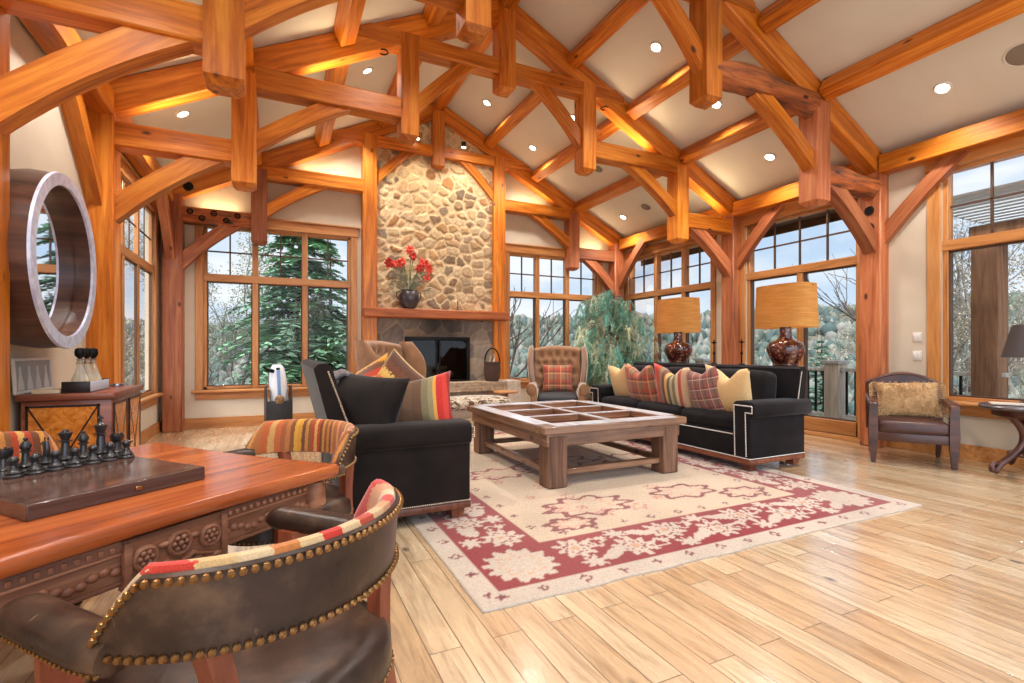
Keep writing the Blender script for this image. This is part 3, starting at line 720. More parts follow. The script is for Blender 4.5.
PLINTH = wood('mahogany_plinth', srgb(60, 30, 20), srgb(108, 58, 38), srgb(140, 82, 56), .35, knots=False)
def nails(mb, pts, step, r, m=None):
    """round nailheads evenly spaced along a polyline"""
    P = [Vector(p) for p in pts]; acc = 0; nxt = 0
    for a, b in zip(P, P[1:]):
        L = (b - a).length
        while nxt <= acc + L + 1e-6:
            mb.ball(a + (b - a) * ((nxt - acc) / max(L, 1e-6)), r, 6, 4, m); nxt += step
        acc += L
    return mb

# ------------------------------------------------------------------ sofa facing the loveseat
def sofa(label, length, depth, loc, rz, VEL, arm_h=.72, back_h=1.04, seats=3, rake=.05, nail_r=.0075, cush=None, loose=0):
    """local +y is the way it faces, x runs along it"""
    t = thing('sofa', label, 'sofa', loc, rz); L = length / 2; d = depth / 2
    aw = .20
    b = MB(); b.box((0, 0, .255), (length - .02, depth - .02, .27), .02)
    for sg in (-1, 1): b.box((sg * (L - aw / 2), 0, .40), (aw, depth - .01, .56), .02)
    build('base', b, VEL, t)
    for sg, nm in ((-1, 'arm'), (1, 'arm')):
        a = MB(); M = Matrix.Translation((sg * (L - aw / 2 + .015), -.02, arm_h - .085))
        w, h = aw + .07, .17; R = []
        for y, k in ((-d - .03, .9), (-d - .02, 1), (d - .002, 1), (d + .008, .97), (d + .012, .9)):
            R.append([(math.copysign(abs(math.cos(q)) ** .45, math.cos(q)) * w / 2 * k, y, math.copysign(abs(math.sin(q)) ** .55, math.sin(q)) * h / 2 * k) for q in [2 * PI * i / 28 for i in range(28)]])
        a.loft(R, m=M); build(nm, a, VEL, t, ang=60)
    bk = MB(); th = .17; y0 = -d + th / 2
    bk.prism([(-d + .02, .3), (-d + .15, .3), (-d + .115 - rake, back_h - .02), (-d + .08 - rake, back_h + .005), (-d + .03 - rake, back_h), (-d - rake, back_h - .03)], 'x', -L + .02, L - .02)
    build('back_frame', bk, VEL, t)
    sw = (length - 2 * aw) / seats
    for i in range(seats):
        x = -L + aw + sw * (i + .5)
        build('seat_cushion', MB().bm(puff((x, .06, .47), (sw - .01, depth - .18, .17), .05, .03)), VEL, t, ang=0)
        if loose and i == seats - 1: continue
        ch = cush or back_h; bm = puff((0, 0, 0), (sw - .02, .2, ch - .5), .06, .025); M = Matrix.Translation((x, -d + .29 - rake * .4, .53 + (ch - .5) / 2)) @ Euler((.14, 0, 0)).to_matrix().to_4x4()
        bc = build('back_cushion', MB().bm(bm, M), VEL, t, ang=0)
    pl = MB(); pl.box((0, 0, .1), (length, depth, .05), .008)
    build('plinth', pl, PLINTH, t)
    for sx in (-1, 1):
        for sy in (-1, 1):
            f = MB(); x, y = sx * (L - .09), sy * (d - .09)
            f.loft([[(x + q * k[0], y + q * k[1], z) for k in ((-1, -1), (1, -1), (1, 1), (-1, 1))] for z, q in ((0, .042), (.08, .055))]); build('foot', f, PLINTH, t)
    r = nail_r; st = r * 2.05; e = d - .004
    def nails_(pts): build('nailhead_trim', nails(MB(), pts, st, r), NAIL, t)
    nails_([(-L + aw + .02, e, .365), (L - aw - .02, e, .365)])
    nails_([(-L + .012, e, .135), (L - .012, e, .135)])
    for sg in (-1, 1):
        nails_([(sg * (L - aw + .012), e + .002, .15), (sg * (L - aw + .012), e + .016, arm_h - .045), (sg * (L + .03), e + .016, arm_h - .045), (sg * (L + .03), e + .016, arm_h - .115), (sg * (L - .05), e + .016, arm_h - .115), (sg * (L - .05), e + .002, .15)])
        nails_([(sg * (L - .004), d - .01, .135), (sg * (L - .004), -d + .01, .135)])
        nails_([(sg * (L - .016), -d + .12 - rake * .45, arm_h), (sg * (L - .016), -d + .09 - rake, back_h - .05)])
    return t
SOFA = sofa('long black velvet sofa with silver nailhead trim under the two big lamps', 2.80, .86, (4.76, 4.90, .012), PI / 2, VELVET, back_h=1.06, cush=.97)
CREAM = plain('cream_boucle', srgb(222, 186, 132), .95, c2=srgb(206, 166, 112), scale=90, bump=.5, sheen=.3)
PLAID_RED = plaid('red_tartan_wool', srgb(150, 112, 84), srgb(176, 62, 44), srgb(96, 70, 58), srgb(214, 160, 110), 5.2)
PLAID_BR = plaid('brown_tartan_wool', srgb(128, 96, 84), srgb(156, 84, 78), srgb(92, 66, 58), srgb(216, 190, 166), 8.5)
STR = stripes('multi_stripe', [srgb(*c) for c in ((214, 176, 140), (196, 92, 72), (222, 196, 158), (140, 126, 92), (196, 180, 142), (110, 96, 76), (222, 176, 104), (128, 76, 66), (150, 132, 104), (190, 84, 50), (206, 60, 46))], extent=.24)
sx = 4.60; zz = .79
def sp(label, m, y, x=sx, yaw=0, w=.5, h=.5, chop=.2, lean=-.22, z=zz, pip=None):
    return put_pillow(label, m, (x, y, z), (lean, yaw, PI / 2 + random.uniform(-.1, .1)), w, h, .2, chop, 'pillows along the long black sofa', pip)
sp('cream pillow at the far end of the black sofa', CREAM, 5.88, 4.60, .1, .54, .54, .12)
sp('red and brown tartan pillow with chopped top, second from far end', PLAID_RED, 5.37, 4.51, 0, .64, .57)
sp('multi-coloured striped pillow in the middle of the sofa', STR, 4.72, 4.48, -.06, .62, .58)
sp('brown and rose tartan pillow tilted beside the near cream pillow', PLAID_BR, 4.20, 4.47, .14, .52, .56, .1, z=.78)
sp('near cream pillow with chopped top, closest to the near arm', CREAM, 3.92, 4.52, -.05, .60, .60, .22, z=.79)

# loveseat seen from its arm
LOVE = sofa('dark brown velvet sofa with its arm toward the chess table', 1.96, .90, (.86, 4.44, .012), -PI / 2, VELVET_B, arm_h=.72, back_h=1.15, seats=2, rake=.19, cush=.92, loose=1)
put_pillow('big dark brown back pillow leaning on the near sofa arm', VELVET_B, (.60, 3.84, .82), (-.42, .05, -PI / 2 + .70), .66, .54, .28, .0, 'pillows on the brown sofa')
KIL = stripes('kilim_patch', [srgb(*c) for c in ((206, 76, 40), (232, 196, 150), (200, 66, 40), (222, 150, 50), (232, 170, 60), (206, 70, 40), (120, 74, 44), (226, 160, 60))], extent=.26, axis=2, noise=.08)
KIL2 = stripes('kilim_gold', [srgb(*c) for c in ((222, 158, 46), (226, 170, 70), (200, 60, 40), (216, 96, 60), (226, 180, 90), (112, 64, 40), (92, 58, 40))], extent=.26, axis=2, noise=.12)
STRB = stripes('brown_red_stripe', [srgb(*c) for c in ((104, 74, 52), (112, 82, 58), (104, 74, 52), (128, 116, 84), (150, 136, 100), (220, 160, 70), (196, 44, 40), (206, 60, 46), (150, 36, 34))], extent=.26, axis=0, widths=[3, 2, 2, 1.4, 1, .6, 1.2, .8, .6])
tw = MB()
def _thr(u, v):
    s = (v - .35) * .9; y = .36 + .06 * math.sin(7 * u + 3 * v); x0 = .47 + .02 * math.sin(9 * u)
    z = 1.075 - (abs(s) ** 1.3) * .42 + .012 * math.sin(23 * u + 5 * v) + .02 * math.sin(6 * u)
    return (x0 + s * .46 + .012 * math.sin(19 * u), 3.98 + .62 * u + .05 * v, z)
def _thr2(u, v): p = _thr(u, v); return (p[0], p[1], p[2] - .03)
tw.grid(_thr, 40, 20); tw.grid(_thr2, 40, 20); n_ = 41
for i in range(40):
    tw.f.append((i, i + 1, 861 + i + 1, 861 + i)); a_ = 20 * 41 + i; tw.f.append((a_, a_ + 1, 861 + a_ + 1, 861 + a_))
for j in range(20):
    a_ = j * 41; tw.f.append((a_, a_ + 41, 861 + a_ + 41, 861 + a_)); a_ += 40; tw.f.append((a_, a_ + 41, 861 + a_ + 41, 861 + a_))
tw = build('throw_blanket', tw, plain('slate_throw', srgb(120, 112, 112), .85, c2=srgb(86, 78, 78), scale=30, sheen=.2), ang=0)
tag(tw, 'rumpled grey throw draped over the back of the brown sofa', 'blanket')
put_pillow('red and white patterned kilim pillow behind the gold one', KIL, (.74, 4.50, .90), (-.3, -.35, -PI / 2 + .4), .54, .54, .16, 0, 'pillows on the brown sofa')
put_pillow('gold and red kilim pillow with pale piping on the brown sofa', KIL2, (.90, 4.20, .90), (-.3, .6, -PI / 2 + .62), .54, .54, .17, 0, 'pillows on the brown sofa', CREAM)
put_pillow('brown pillow with red end stripe at the front of the sofa', STRB, (1.06, 3.92, .82), (-.35, -.22, -PI / 2 + .9), .54, .46, .16, 0, 'pillows on the brown sofa')
# ------------------------------------------------------------------ rug
def rug():
    x0, y0, w, l = .89, 2.19, 3.81, 5.2; nx, ny = 250, 340
    X = np.tile(np.linspace(0, w, nx + 1), ny + 1); Yv = np.repeat(np.linspace(0, l, ny + 1), nx + 1)
    cream = np.array(srgb(198, 180, 162)[:3]); field = np.array(srgb(202, 178, 150)[:3]); red = np.array(srgb(136, 14, 24)[:3]); dark = np.array(srgb(118, 40, 44)[:3])
    C = np.tile(field, (len(X), 1)); d = np.minimum(np.minimum(X, w - X), np.minimum(Yv, l - Yv))
    wob = .012 * vnoise(X, Yv, 30, 41)
    b0, b1 = .16, .63
    band = (d > b0) & (d < b1); C[d <= b0] = cream
    C[band] = red
    def blob(cx, cy, R, n, amp, ph=0, col=cream, ring=None, sx=1, sy=1, rot=0, region=None):
        dx, dy = X - cx, Yv - cy; ca, sa = math.cos(rot), math.sin(rot); ex, ey = (dx * ca + dy * sa) / sx, (-dx * sa + dy * ca) / sy
        r = np.hypot(ex, ey); th = np.arctan2(ey, ex); Rr = R * (1 + amp * np.cos(n * th + ph)) + wob * 1.5
        m = (r < Rr) if ring is None else (np.abs(r - Rr) < ring)
        if region is not None: m &= region
        C[m] = col
    rr = np.random.default_rng(12)
    sides = [((b0 + b1) / 2, True, l), (w - (b0 + b1) / 2, True, l), ((b0 + b1) / 2, False, w), (l - (b0 + b1) / 2, False, w)]
    for c, vert, ln in sides:
        n = max(int(round((ln - 2 * b1) / .36)), 1); st = (ln - 2 * b1) / n
        for i in range(n):
            p = b1 + st * (i + .5); o = .065 * (-1) ** i
            cx, cy = (c + o, p) if vert else (p, c + o)
            blob(cx, cy, .125, 9, .22, rr.uniform(0, 6), region=band)
            blob(cx, cy, .07, 7, .2, 1, red, .006, region=band); blob(cx, cy, .03, 5, .2, 0, np.array(srgb(196, 150, 120)[:3]), region=band)
            q = p + st * .5; o2 = -.10 * (-1) ** i
            cx, cy = (c + o2, q) if vert else (q, c + o2)
            blob(cx, cy, .085, 2, .1, 0, region=band, sx=.6 if vert else 1.25, sy=1.25 if vert else .6, rot=.5 * (-1) ** i)
            cx, cy = (c - o2 * .9, q) if vert else (q, c - o2 * .9)
            blob(cx, cy, .05, 3, .3, rr.uniform(0, 6), cream, .012, region=band); blob(cx + .05, cy + .03, .035, 6, .35, 0, region=band)
            cx, cy = (c - o * 2.4, p) if vert else (p, c - o * 2.4)
            blob(cx, cy, .065, 7, .34, rr.uniform(0, 6), region=band)
    for cx in ((b0 + b1) / 2, w - (b0 + b1) / 2):
        for cy in ((b0 + b1) / 2, l - (b0 + b1) / 2):
            blob(cx, cy, .205, 13, .12, 0, region=band); blob(cx, cy, .12, 8, .2, 0, np.array(srgb(202, 160, 128)[:3]), .008)
    C[np.abs(d - b1) < .012] = red; C[np.abs(d - b0) < .010] = red
    m = (d > b1 + .02) & (d < b1 + .16)
    for c, vert, ln in ((.085, True, l), (w - .085, True, l), (.085, False, w), (l - .085, False, w), (b1 + .09, True, l), (w - b1 - .09, True, l), (b1 + .09, False, w), (l - b1 - .09, False, w)):
        n = int(ln / .25)
        for i in range(n):
            p = ln * (i + .5) / n
            if (c > b1) and (p < b1 + .1 or p > ln - b1 - .1): continue
            cx, cy = (c, p) if vert else (p, c)
            blob(cx, cy, .028, 4, .3, .8, dark); blob(cx, cy, .011, 3, 0, 0, cream)
    inner = d > b1 + .1
    for i in range(40):
        cx, cy = rr.uniform(b1 + .3, w - b1 - .3), rr.uniform(b1 + .3, l - b1 - .3)
        blob(cx, cy, rr.uniform(.03, .06), 5, .4, 0, np.array(srgb(186, 110, 96)[:3]), .010, region=inner)
    for cx, cy, R in ((w * .36, b1 + .52, .27), (w * .62, b1 + .50, .22), (w * .5, l * .5, .34), (w * .3, l * .46, .24), (w * .72, l * .47, .25), (w * .38, l - b1 - .5, .25), (w * .64, l - b1 - .55, .25), (w * .27, b1 + .22, .14), (w * .74, b1 + .25, .16)):
        n = int(rr.integers(7, 12))
        blob(cx, cy, R, n, .16, rr.uniform(0, 6), dark * 1.15, .026, region=inner, sx=1.25, sy=.75)
        blob(cx, cy, R * .62, n, .2, 0, np.array(srgb(206, 150, 128)[:3]), .010, region=inner, sx=1.25, sy=.75)
    worn = sm(.1, .9, vnoise(X, Yv, 2.2, 55) * .5 + .5) * .12; C = C * (1 - worn[:, None]) + cream * worn[:, None]
    C = C * (.86 + .10 * vnoise(X, Yv, 9, 57))[:, None]
    Z = .010 + .0015 * vnoise(X, Yv, 5, 58); ed = .006 * vnoise(X * 0 + 3, Yv, 7, 59) + 0
    PX_ = X + np.where(X < .01, ed, 0) + np.where(X > w - .01, ed, 0); PY_ = Yv + np.where(Yv < .01, .012 * vnoise(X, X * 0, 8, 60), 0)
    fs = [(j * (nx + 1) + i, j * (nx + 1) + i + 1, (j + 1) * (nx + 1) + i + 1, (j + 1) * (nx + 1) + i) for j in range(ny) for i in range(nx)]
    mb = MB(); mb.add(np.stack([PX_ + x0, PY_ + y0, Z], 1).tolist(), fs)
    rim = [j for j in range(nx + 1)] + [j * (nx + 1) + nx for j in range(1, ny + 1)] + [ny * (nx + 1) + i for i in range(nx - 1, -1, -1)] + [j * (nx + 1) for j in range(ny - 1, 0, -1)]
    b = len(mb.v)
    for k in rim: p = mb.v[k]; mb.v.append((p[0], p[1], .0005))
    for i in range(len(rim)): k = (i + 1) % len(rim); mb.f.append((rim[k], rim[i], b + i, b + k))
    o = build('area_rug', mb, attr_mat('rug_wool', .95, 70, .25, .5, .004, .2), ang=0, fix=False)
    set_cols(o, np.vstack([C, np.tile(cream * .8, (len(rim), 1))])); tag(o, 'large cream and red floral oriental rug under the seating group', 'rug')
rug()

# ------------------------------------------------------------------ coffee table
RUSTIC = wood('weathered_pine', srgb(66, 42, 30), srgb(120, 84, 60), srgb(166, 128, 100), .28, var=.12, coat=.5)
RUSTIC_Z = wood('weathered_pine_upright', srgb(56, 36, 26), srgb(100, 68, 49), srgb(142, 104, 80), .65, var=.12, axis='z')
PANEL = wood('reddish_panel', srgb(110, 66, 46), srgb(160, 104, 76), srgb(190, 136, 104), .4)
t = thing('coffee_table', 'big square rustic coffee table with recessed panels and post legs', 'coffee table', (2.95, 4.78, .012))
hx, hy, zt = .83, .98, .565
for sx in (-1, 1):
    for sy in (-1, 1):
        lg = MB(); lg.box((sx * (hx - .17), sy * (hy - .14), (zt - .09) / 2), (.20, .19, zt - .09), .012, 1); build('leg', lg, RUSTIC_Z, t)
for sy in (-1, 1):
    b = MB(); b.box((0, sy * (hy - .10), zt - .125), (2 * hx - .1, .10, .13), .008, 1); build('apron', b, RUSTIC, t)
    b = MB(); b.box((0, sy * (hy - .09), zt - .035), (2 * hx, .18, .07), .008, 1); build('top_rail', b, RUSTIC, t)
    b = MB(); b.box((0, sy * (hy - .14), .125), (2 * hx - .5, .07, .055), .006, 1); build('stretcher', b, RUSTIC, t)
RUSTIC_Y = wood('weathered_pine_length', srgb(66, 42, 30), srgb(120, 84, 60), srgb(166, 128, 100), .28, var=.12, axis='y', coat=.5)
for sx in (-1, 1):
    b = MB(); b.box((sx * (hx - .10), 0, zt - .125), (.10, 2 * hy - .3, .13), .008, 1); build('apron', b, RUSTIC_Y, t)
    b = MB(); b.box((sx * (hx - .09), 0, zt - .035), (.18, 2 * hy - .36, .07), .008, 1); build('top_rail', b, RUSTIC_Y, t)
    b = MB(); b.box((sx * (hx - .17), 0, .125), (.07, 2 * hy - .47, .055), .006, 1); build('stretcher', b, RUSTIC_Y, t)
b = MB(); b.box((0, 0, zt - .035), (.07, 2 * hy - .36, .068), .006, 1); build('muntin_long', b, RUSTIC_Y, t)
for k in (-1, 1): 
    for sx in (-1, 1): b = MB(); b.box((sx * .3425, k * .27, zt - .036), (.615, .07, .066), .006, 1); build('muntin_cross', b, RUSTIC, t)
PALE = wood('painted_top_sheen', srgb(150, 146, 148), srgb(196, 194, 198), srgb(220, 220, 226), .22, knots=False, var=.03, axis='y')  # window reflection on the top frame, put into the colour of thin slabs
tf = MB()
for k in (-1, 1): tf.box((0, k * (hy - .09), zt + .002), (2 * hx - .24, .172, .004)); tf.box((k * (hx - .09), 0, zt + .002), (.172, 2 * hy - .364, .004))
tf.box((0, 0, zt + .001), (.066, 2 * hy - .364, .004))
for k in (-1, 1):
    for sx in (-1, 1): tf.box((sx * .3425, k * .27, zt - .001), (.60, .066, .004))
o = build('top_sheen', tf, PALE, t); o['label'] = 'pale grey window sheen painted onto the table top frame'
for sx in (-1, 1):
    for j in (-1, 0, 1): b = MB(); b.box((sx * .34, j * .54, zt - .085), (.66, .56, .02)); build('recessed_panel', b, PANEL, t)

# ------------------------------------------------------------------ wing chairs
TAN = plain('tan_velvet', srgb(156, 113, 76), .8, c2=srgb(130, 90, 58), scale=7, sheen=.7)
SEATL = plain('dark_seat_fabric', srgb(44, 42, 46), .7, c2=srgb(30, 29, 32), scale=9)
def wing_chair(label, loc, rz):
    """local +y faces forward"""
    t = thing('wing_chair', label, 'armchair', loc, rz, 'tufted wing chairs')
    b = MB(); b.box((0, .02, .27), (.82, .74, .22), .03, 3); build('base', b, TAN, t)
    build('seat_cushion', MB().bm(puff((0, .08, .45), (.68, .70, .16), .05, .03)), SEATL, t, ang=0)
    # tufted back
    H0, H1 = .42, 1.25
    tuf = [(x * .155 + (.078 if r % 2 else 0), .56 + r * .135) for r in range(5) for x in range(-2, 3)]
    def back(front):
        def P(u, v):
            a = (u - .5) * .92; z = H0 + (H1 - H0) * v
            lean = -.30 - .17 * v; curve = .10 * (abs(a) / .46) ** 2.5
            top = -.05 * (abs(a) / .46) ** 2 * max(v - .6, 0) / .4
            y = lean + curve * (1 if front else .9)
            if front:
                dmin = min(((a - tx) ** 2 + (z - tz) ** 2) for tx, tz in tuf)
                y += .075 - .05 * math.exp(-dmin / .0022) + .012 * math.sin(min(dmin / .02, 1) * PI / 2)
                k = min(u, 1 - u, v + .3, 1 - v); y -= .07 * max(1 - k / .06, 0) ** 2
            else: y -= .05 - .05 * max(1 - min(u, 1 - u, 1 - v) / .06, 0) ** 2
            return (a, y, z + top)
        return P
    bk = MB(); bk.grid(back(True), 46, 40)
    build('tufted_back', bk, TAN, t, ang=0)
    ob = MB(); ob.grid(back(False), 20, 12); 
    for v0 in (1,):
        f, g = back(True), back(False)
        n = 20; pts = [f(i / n, 1) for i in range(n + 1)] + [g(i / n, 1) for i in range(n, -1, -1)]
        ob.add(pts, [(i, i + 1, 2 * n - i, 2 * n + 1 - i) for i in range(n)])
    build('outside_back', ob, TAN, t, ang=0)
    bt = MB()
    for tx, tz in tuf:
        bt.ball((tx, -.30 - .17 * ((tz - H0) / (H1 - H0)) + .10 * (abs(tx) / .46) ** 2.5 + .033, tz), (.014, .01, .014), 8, 5)
    build('tuft_buttons', bt, TAN, t)
    for sg in (-1, 1):
        # wing: a soft panel from the back's edge forward, narrowing into the arm
        R = []
        for i in range(11):
            v = i / 10; z = .60 + .64 * v; fwd = .20 + .30 * math.sin(min(1, (1 - v) * .55 + .42) * PI) ** 1.0 * (.55 + .45 * (1 - v)) - .1
            fwd = (.16 + .16 * math.sin(v * PI)) * (1 - .25 * v ** 6); y0 = -.34 - .12 * v; th = .052 * (1 if v < .93 else .6)
            xo = sg * (.44 + .055 * math.sin(v * 2.2))
            R.append([(xo + sg * .02 * math.cos(q) * 2 * (th / .052) + sg * .03 * (math.sin(q) > .5), y0 + .06 + (fwd + .10) * .5 * (1 + math.sin(q)), z) for q in [2 * PI * j / 18 for j in range(18)]])
        w = MB().loft(R); build('wing', w, TAN, t, ang=60)
        # scrolled arm
        a = MB(); R = []
        for y, r in ((-.30, .075), (.0, .08), (.30, .085), (.37, .09), (.385, .07)):
            R.append([(sg * .46 + r * math.cos(q), y, .63 - .03 * (y + .3) + r * 1.0 * math.sin(q)) for q in [2 * PI * j / 18 for j in range(18)]])
        a.loft(R); a.box((sg * .42, .02, .44), (.12, .72, .34), .03, 3); build('arm', a, TAN, t, ang=50)
        nl = MB(); nails(nl, [(sg * .46 + .075 * math.cos(q), .388, .607 + .075 * math.sin(q)) for q in [2 * PI * j / 20 for j in range(21)]], .022, .007); build('nailhead_trim', nl, BRASS, t)
        for sy in (-1, 1):
            l = MB(); l.loft([[(sg * .36 + k[0] * q, sy * .30 + (.0 if sy > 0 else -.05 * (1 - z / .18)) + k[1] * q, z) for k in ((-1, -1), (1, -1), (1, 1), (-1, 1))] for z, q in ((0, .02), (.18, .034))]); build('leg', l, PLINTH, t)
    return t
WC2 = wing_chair('tufted tan wing chair beside the window and weeping tree, with dark seat', (4.02, 6.78, .012), math.atan2(.52, -.85) - PI / 2 + PI)
WC2.rotation_euler.z = math.atan2(-.85, -.50) - PI / 2
WC1 = wing_chair('tufted tan wing chair in front of the fireplace, behind the brown sofa', (1.46, 6.45, .012), math.atan2(-.80, .60) - PI / 2)
WC1.scale = (.86, .96, 1.1); WC2.scale = (.86, 1.0, 1.06)
def on_chair(ch, label, mat, off, w=.44, h=.42, lean=-.3, g='pillows on the wing chairs'):
    R = Matrix.Rotation(ch.rotation_euler.z, 4, 'Z'); p = Vector(ch.location) + R @ Vector(off)
    return put_pillow(label, mat, p, (-lean, 0, ch.rotation_euler.z), w, h, .16, 0, g)
on_chair(WC2, 'red and tan tartan pillow on the wing chair by the window', PLAID_RED, (0, -.12, .80), .48, .44, -.22)
on_chair(WC1, 'kilim and pale striped pillow on the wing chair by the fireplace', KIL, (.05, -.10, .77), .44, .42, -.22)

# ottoman by the hearth
ZEB = Mat('zebra_hide'); ZEB.set(.9, sheen=.3)
f = ZEB.noise(ZEB.co((3, 9, 3)), 1.8, 3, .5, 2.2); ZEB.col(ZEB.ramp(f, [(.44, srgb(92, 66, 46)), (.50, srgb(206, 190, 166)), (.58, srgb(214, 200, 178)), (.62, srgb(110, 84, 62))])); ZEB = ZEB.m
t = thing('ottoman', 'upholstered bench with brown and cream zebra pattern before the hearth', 'ottoman', (2.78, 7.35, .012))
build('cushion', MB().bm(puff((0, 0, .42), (1.15, .52, .16), .06, .03)), ZEB, t, ang=0)
b = MB(); b.box((0, 0, .28), (1.10, .48, .14), .02); build('upholstered_base', b, plain('taupe_linen', srgb(168, 150, 130), .9, c2=srgb(150, 132, 112), scale=60), t)
for sx in (-1, 1):
    for sy in (-1, 1): l = MB(); l.lathe([(.018, 0), (.03, .04), (.022, .1), (.036, .2), (.036, .22)], (sx * .48, sy * .18, 0), 12); build('leg', l, PLINTH, t)
t2 = thing('end_table', 'little amber wood side table beside the window-side wing chair', 'side table', (3.42, 7.42, .0))
build('top', MB().lathe([(0, .56), (.2, .56), (.21, .575), (.2, .59), (0, .59)], n=28), TRIM, t2); build('pedestal', MB().lathe([(.02, .02), (.03, .2), (.05, .4), (.03, .56)], n=14), TRIM_Z, t2); build('foot', MB().lathe([(.16, 0), (.15, .02), (.03, .05)], n=20), TRIM, t2)

# ------------------------------------------------------------------ console and the two lamps
ESP = wood('espresso_wood', srgb(34, 22, 18), srgb(62, 42, 34), srgb(84, 60, 48), .35, knots=False)
t = thing('console_table', 'long dark narrow console standing behind the black sofa', 'console table', (5.44, 5.0, 0))
b = MB(); b.box((0, 0, 1.045), (.34, 2.42, .04), .008); build('top', b, ESP, t)
b = MB(); b.box((0, 0, .96), (.28, 2.34, .13), .005); build('apron', b, ESP, t); b = MB(); b.box((0, 0, .18), (.28, 2.34, .03), .005); build('shelf', b, ESP, t)
for sx in (-1, 1):
    for sy in (-1, 1): l = MB(); l.box((sx * .13, sy * 1.15, .51), (.06, .06, 1.02), .005); build('leg', l, ESP, t)
URN = Mat('oxblood_glaze'); URN.set(.08, coat=.6)
vo = URN.n('TexVoronoi'); vo.inputs['Scale'].default_value = 24; URN.l(URN.co(), vo.inputs['Vector'])
URN.col(URN.mix(URN.ramp(URN.noise(URN.co(), 9, 4), [(.45, (0, 0, 0, 1)), (.58, (1, 1, 1, 1))]), srgb(58, 24, 18), URN.ramp(vo.outputs['Distance'], [(.12, srgb(190, 120, 90)), (.5, srgb(84, 36, 26))]))); URN = URN.m
SHADE = Mat('raw_silk_shade'); SHADE.set(.8)
f = SHADE.noise(SHADE.co((2, 2, 40)), 2, 5, .6); SHADE.col(SHADE.ramp(f, [(.3, srgb(190, 132, 58)), (.55, srgb(218, 164, 86)), (.75, srgb(230, 182, 108))]))
tr = SHADE.n('BsdfTranslucent'); tr.inputs[0].default_value = srgb(222, 160, 80); ms = SHADE.n('MixShader'); ms.inputs[0].default_value = .35
SHADE.l(SHADE.b.outputs[0], ms.inputs[1]); SHADE.l(tr.outputs[0], ms.inputs[2]); SHADE.l(ms.outputs[0], SHADE.nt.nodes['Material Output'].inputs[0]); SHADE = SHADE.m
def table_lamp(label, loc):
    t = thing('table_lamp', label, 'lamp', loc, 0, 'oversized urn lamps')
    build('urn', MB().lathe([(0, 0), (.13, 0), (.14, .015), (.135, .03), (.17, .10), (.205, .18), (.205, .225), (.175, .275), (.11, .305), (.075, .33), (.064, .38), (.062, .46), (.072, .52), (.05, .53)], n=40), URN, t)
    build('neck', MB().lathe([(.012, .52), (.012, .9)], n=10), BRASS, t)
    R = lambda k, z, n=48: [(math.copysign(abs(math.cos(q)) ** .7, math.cos(q)) * .22 * k, math.copysign(abs(math.sin(q)) ** .7, math.sin(q)) * .335 * k, z) for q in [2 * PI * i / n for i in range(n)]]
    build('shade', MB().loft([R(1.03, .455), R(.97, .955), R(.955, .955), R(1.015, .455)], False, True), SHADE, t, ang=60)
    sp_ = MB(); sp_.tube([(0, -.35, .93), (0, .35, .93)], .005, 6); sp_.tube([(-.2, 0, .93), (.2, 0, .93)], .005, 6); build('shade_spider', sp_, BRASS, t)
    build('finial', MB().lathe([(.004, .9), (.012, .965), (.0, .99)], n=10), BRASS, t)
    l = bpy.data.lights.new('bulb', 'POINT'); l.energy = 2.5; l.color = (1, .88, .7); l.shadow_soft_size = .05
    o = bpy.data.objects.new('bulb', l); COL.objects.link(o); o.parent = t; o.location = (0, 0, .72); return t
table_lamp('tall urn lamp with golden shade at the far end of the console', (5.45, 5.66, 1.066))
table_lamp('tall urn lamp with golden shade at the near end, before the glass doors', (5.45, 3.92, 1.066))
for x, y, lb in ((5.47, 5.0, 'black iron candle stand beside the far lamp on the console'), (5.47, 4.55, 'black iron candle stand nearer the glass doors on the console')):
    t = thing('candle_stand', lb, 'candlestick', (x, y, 1.066), 0, 'iron candle stands'); build('stem', MB().lathe([(.0, 0), (.045, 0), (.04, .012), (.01, .025), (.009, .12), (.018, .15), (.008, .18), (.008, .28), (.04, .30), (.045, .305), (.01, .305), (.008, .33), (0, .34)], n=16), IRON, t)

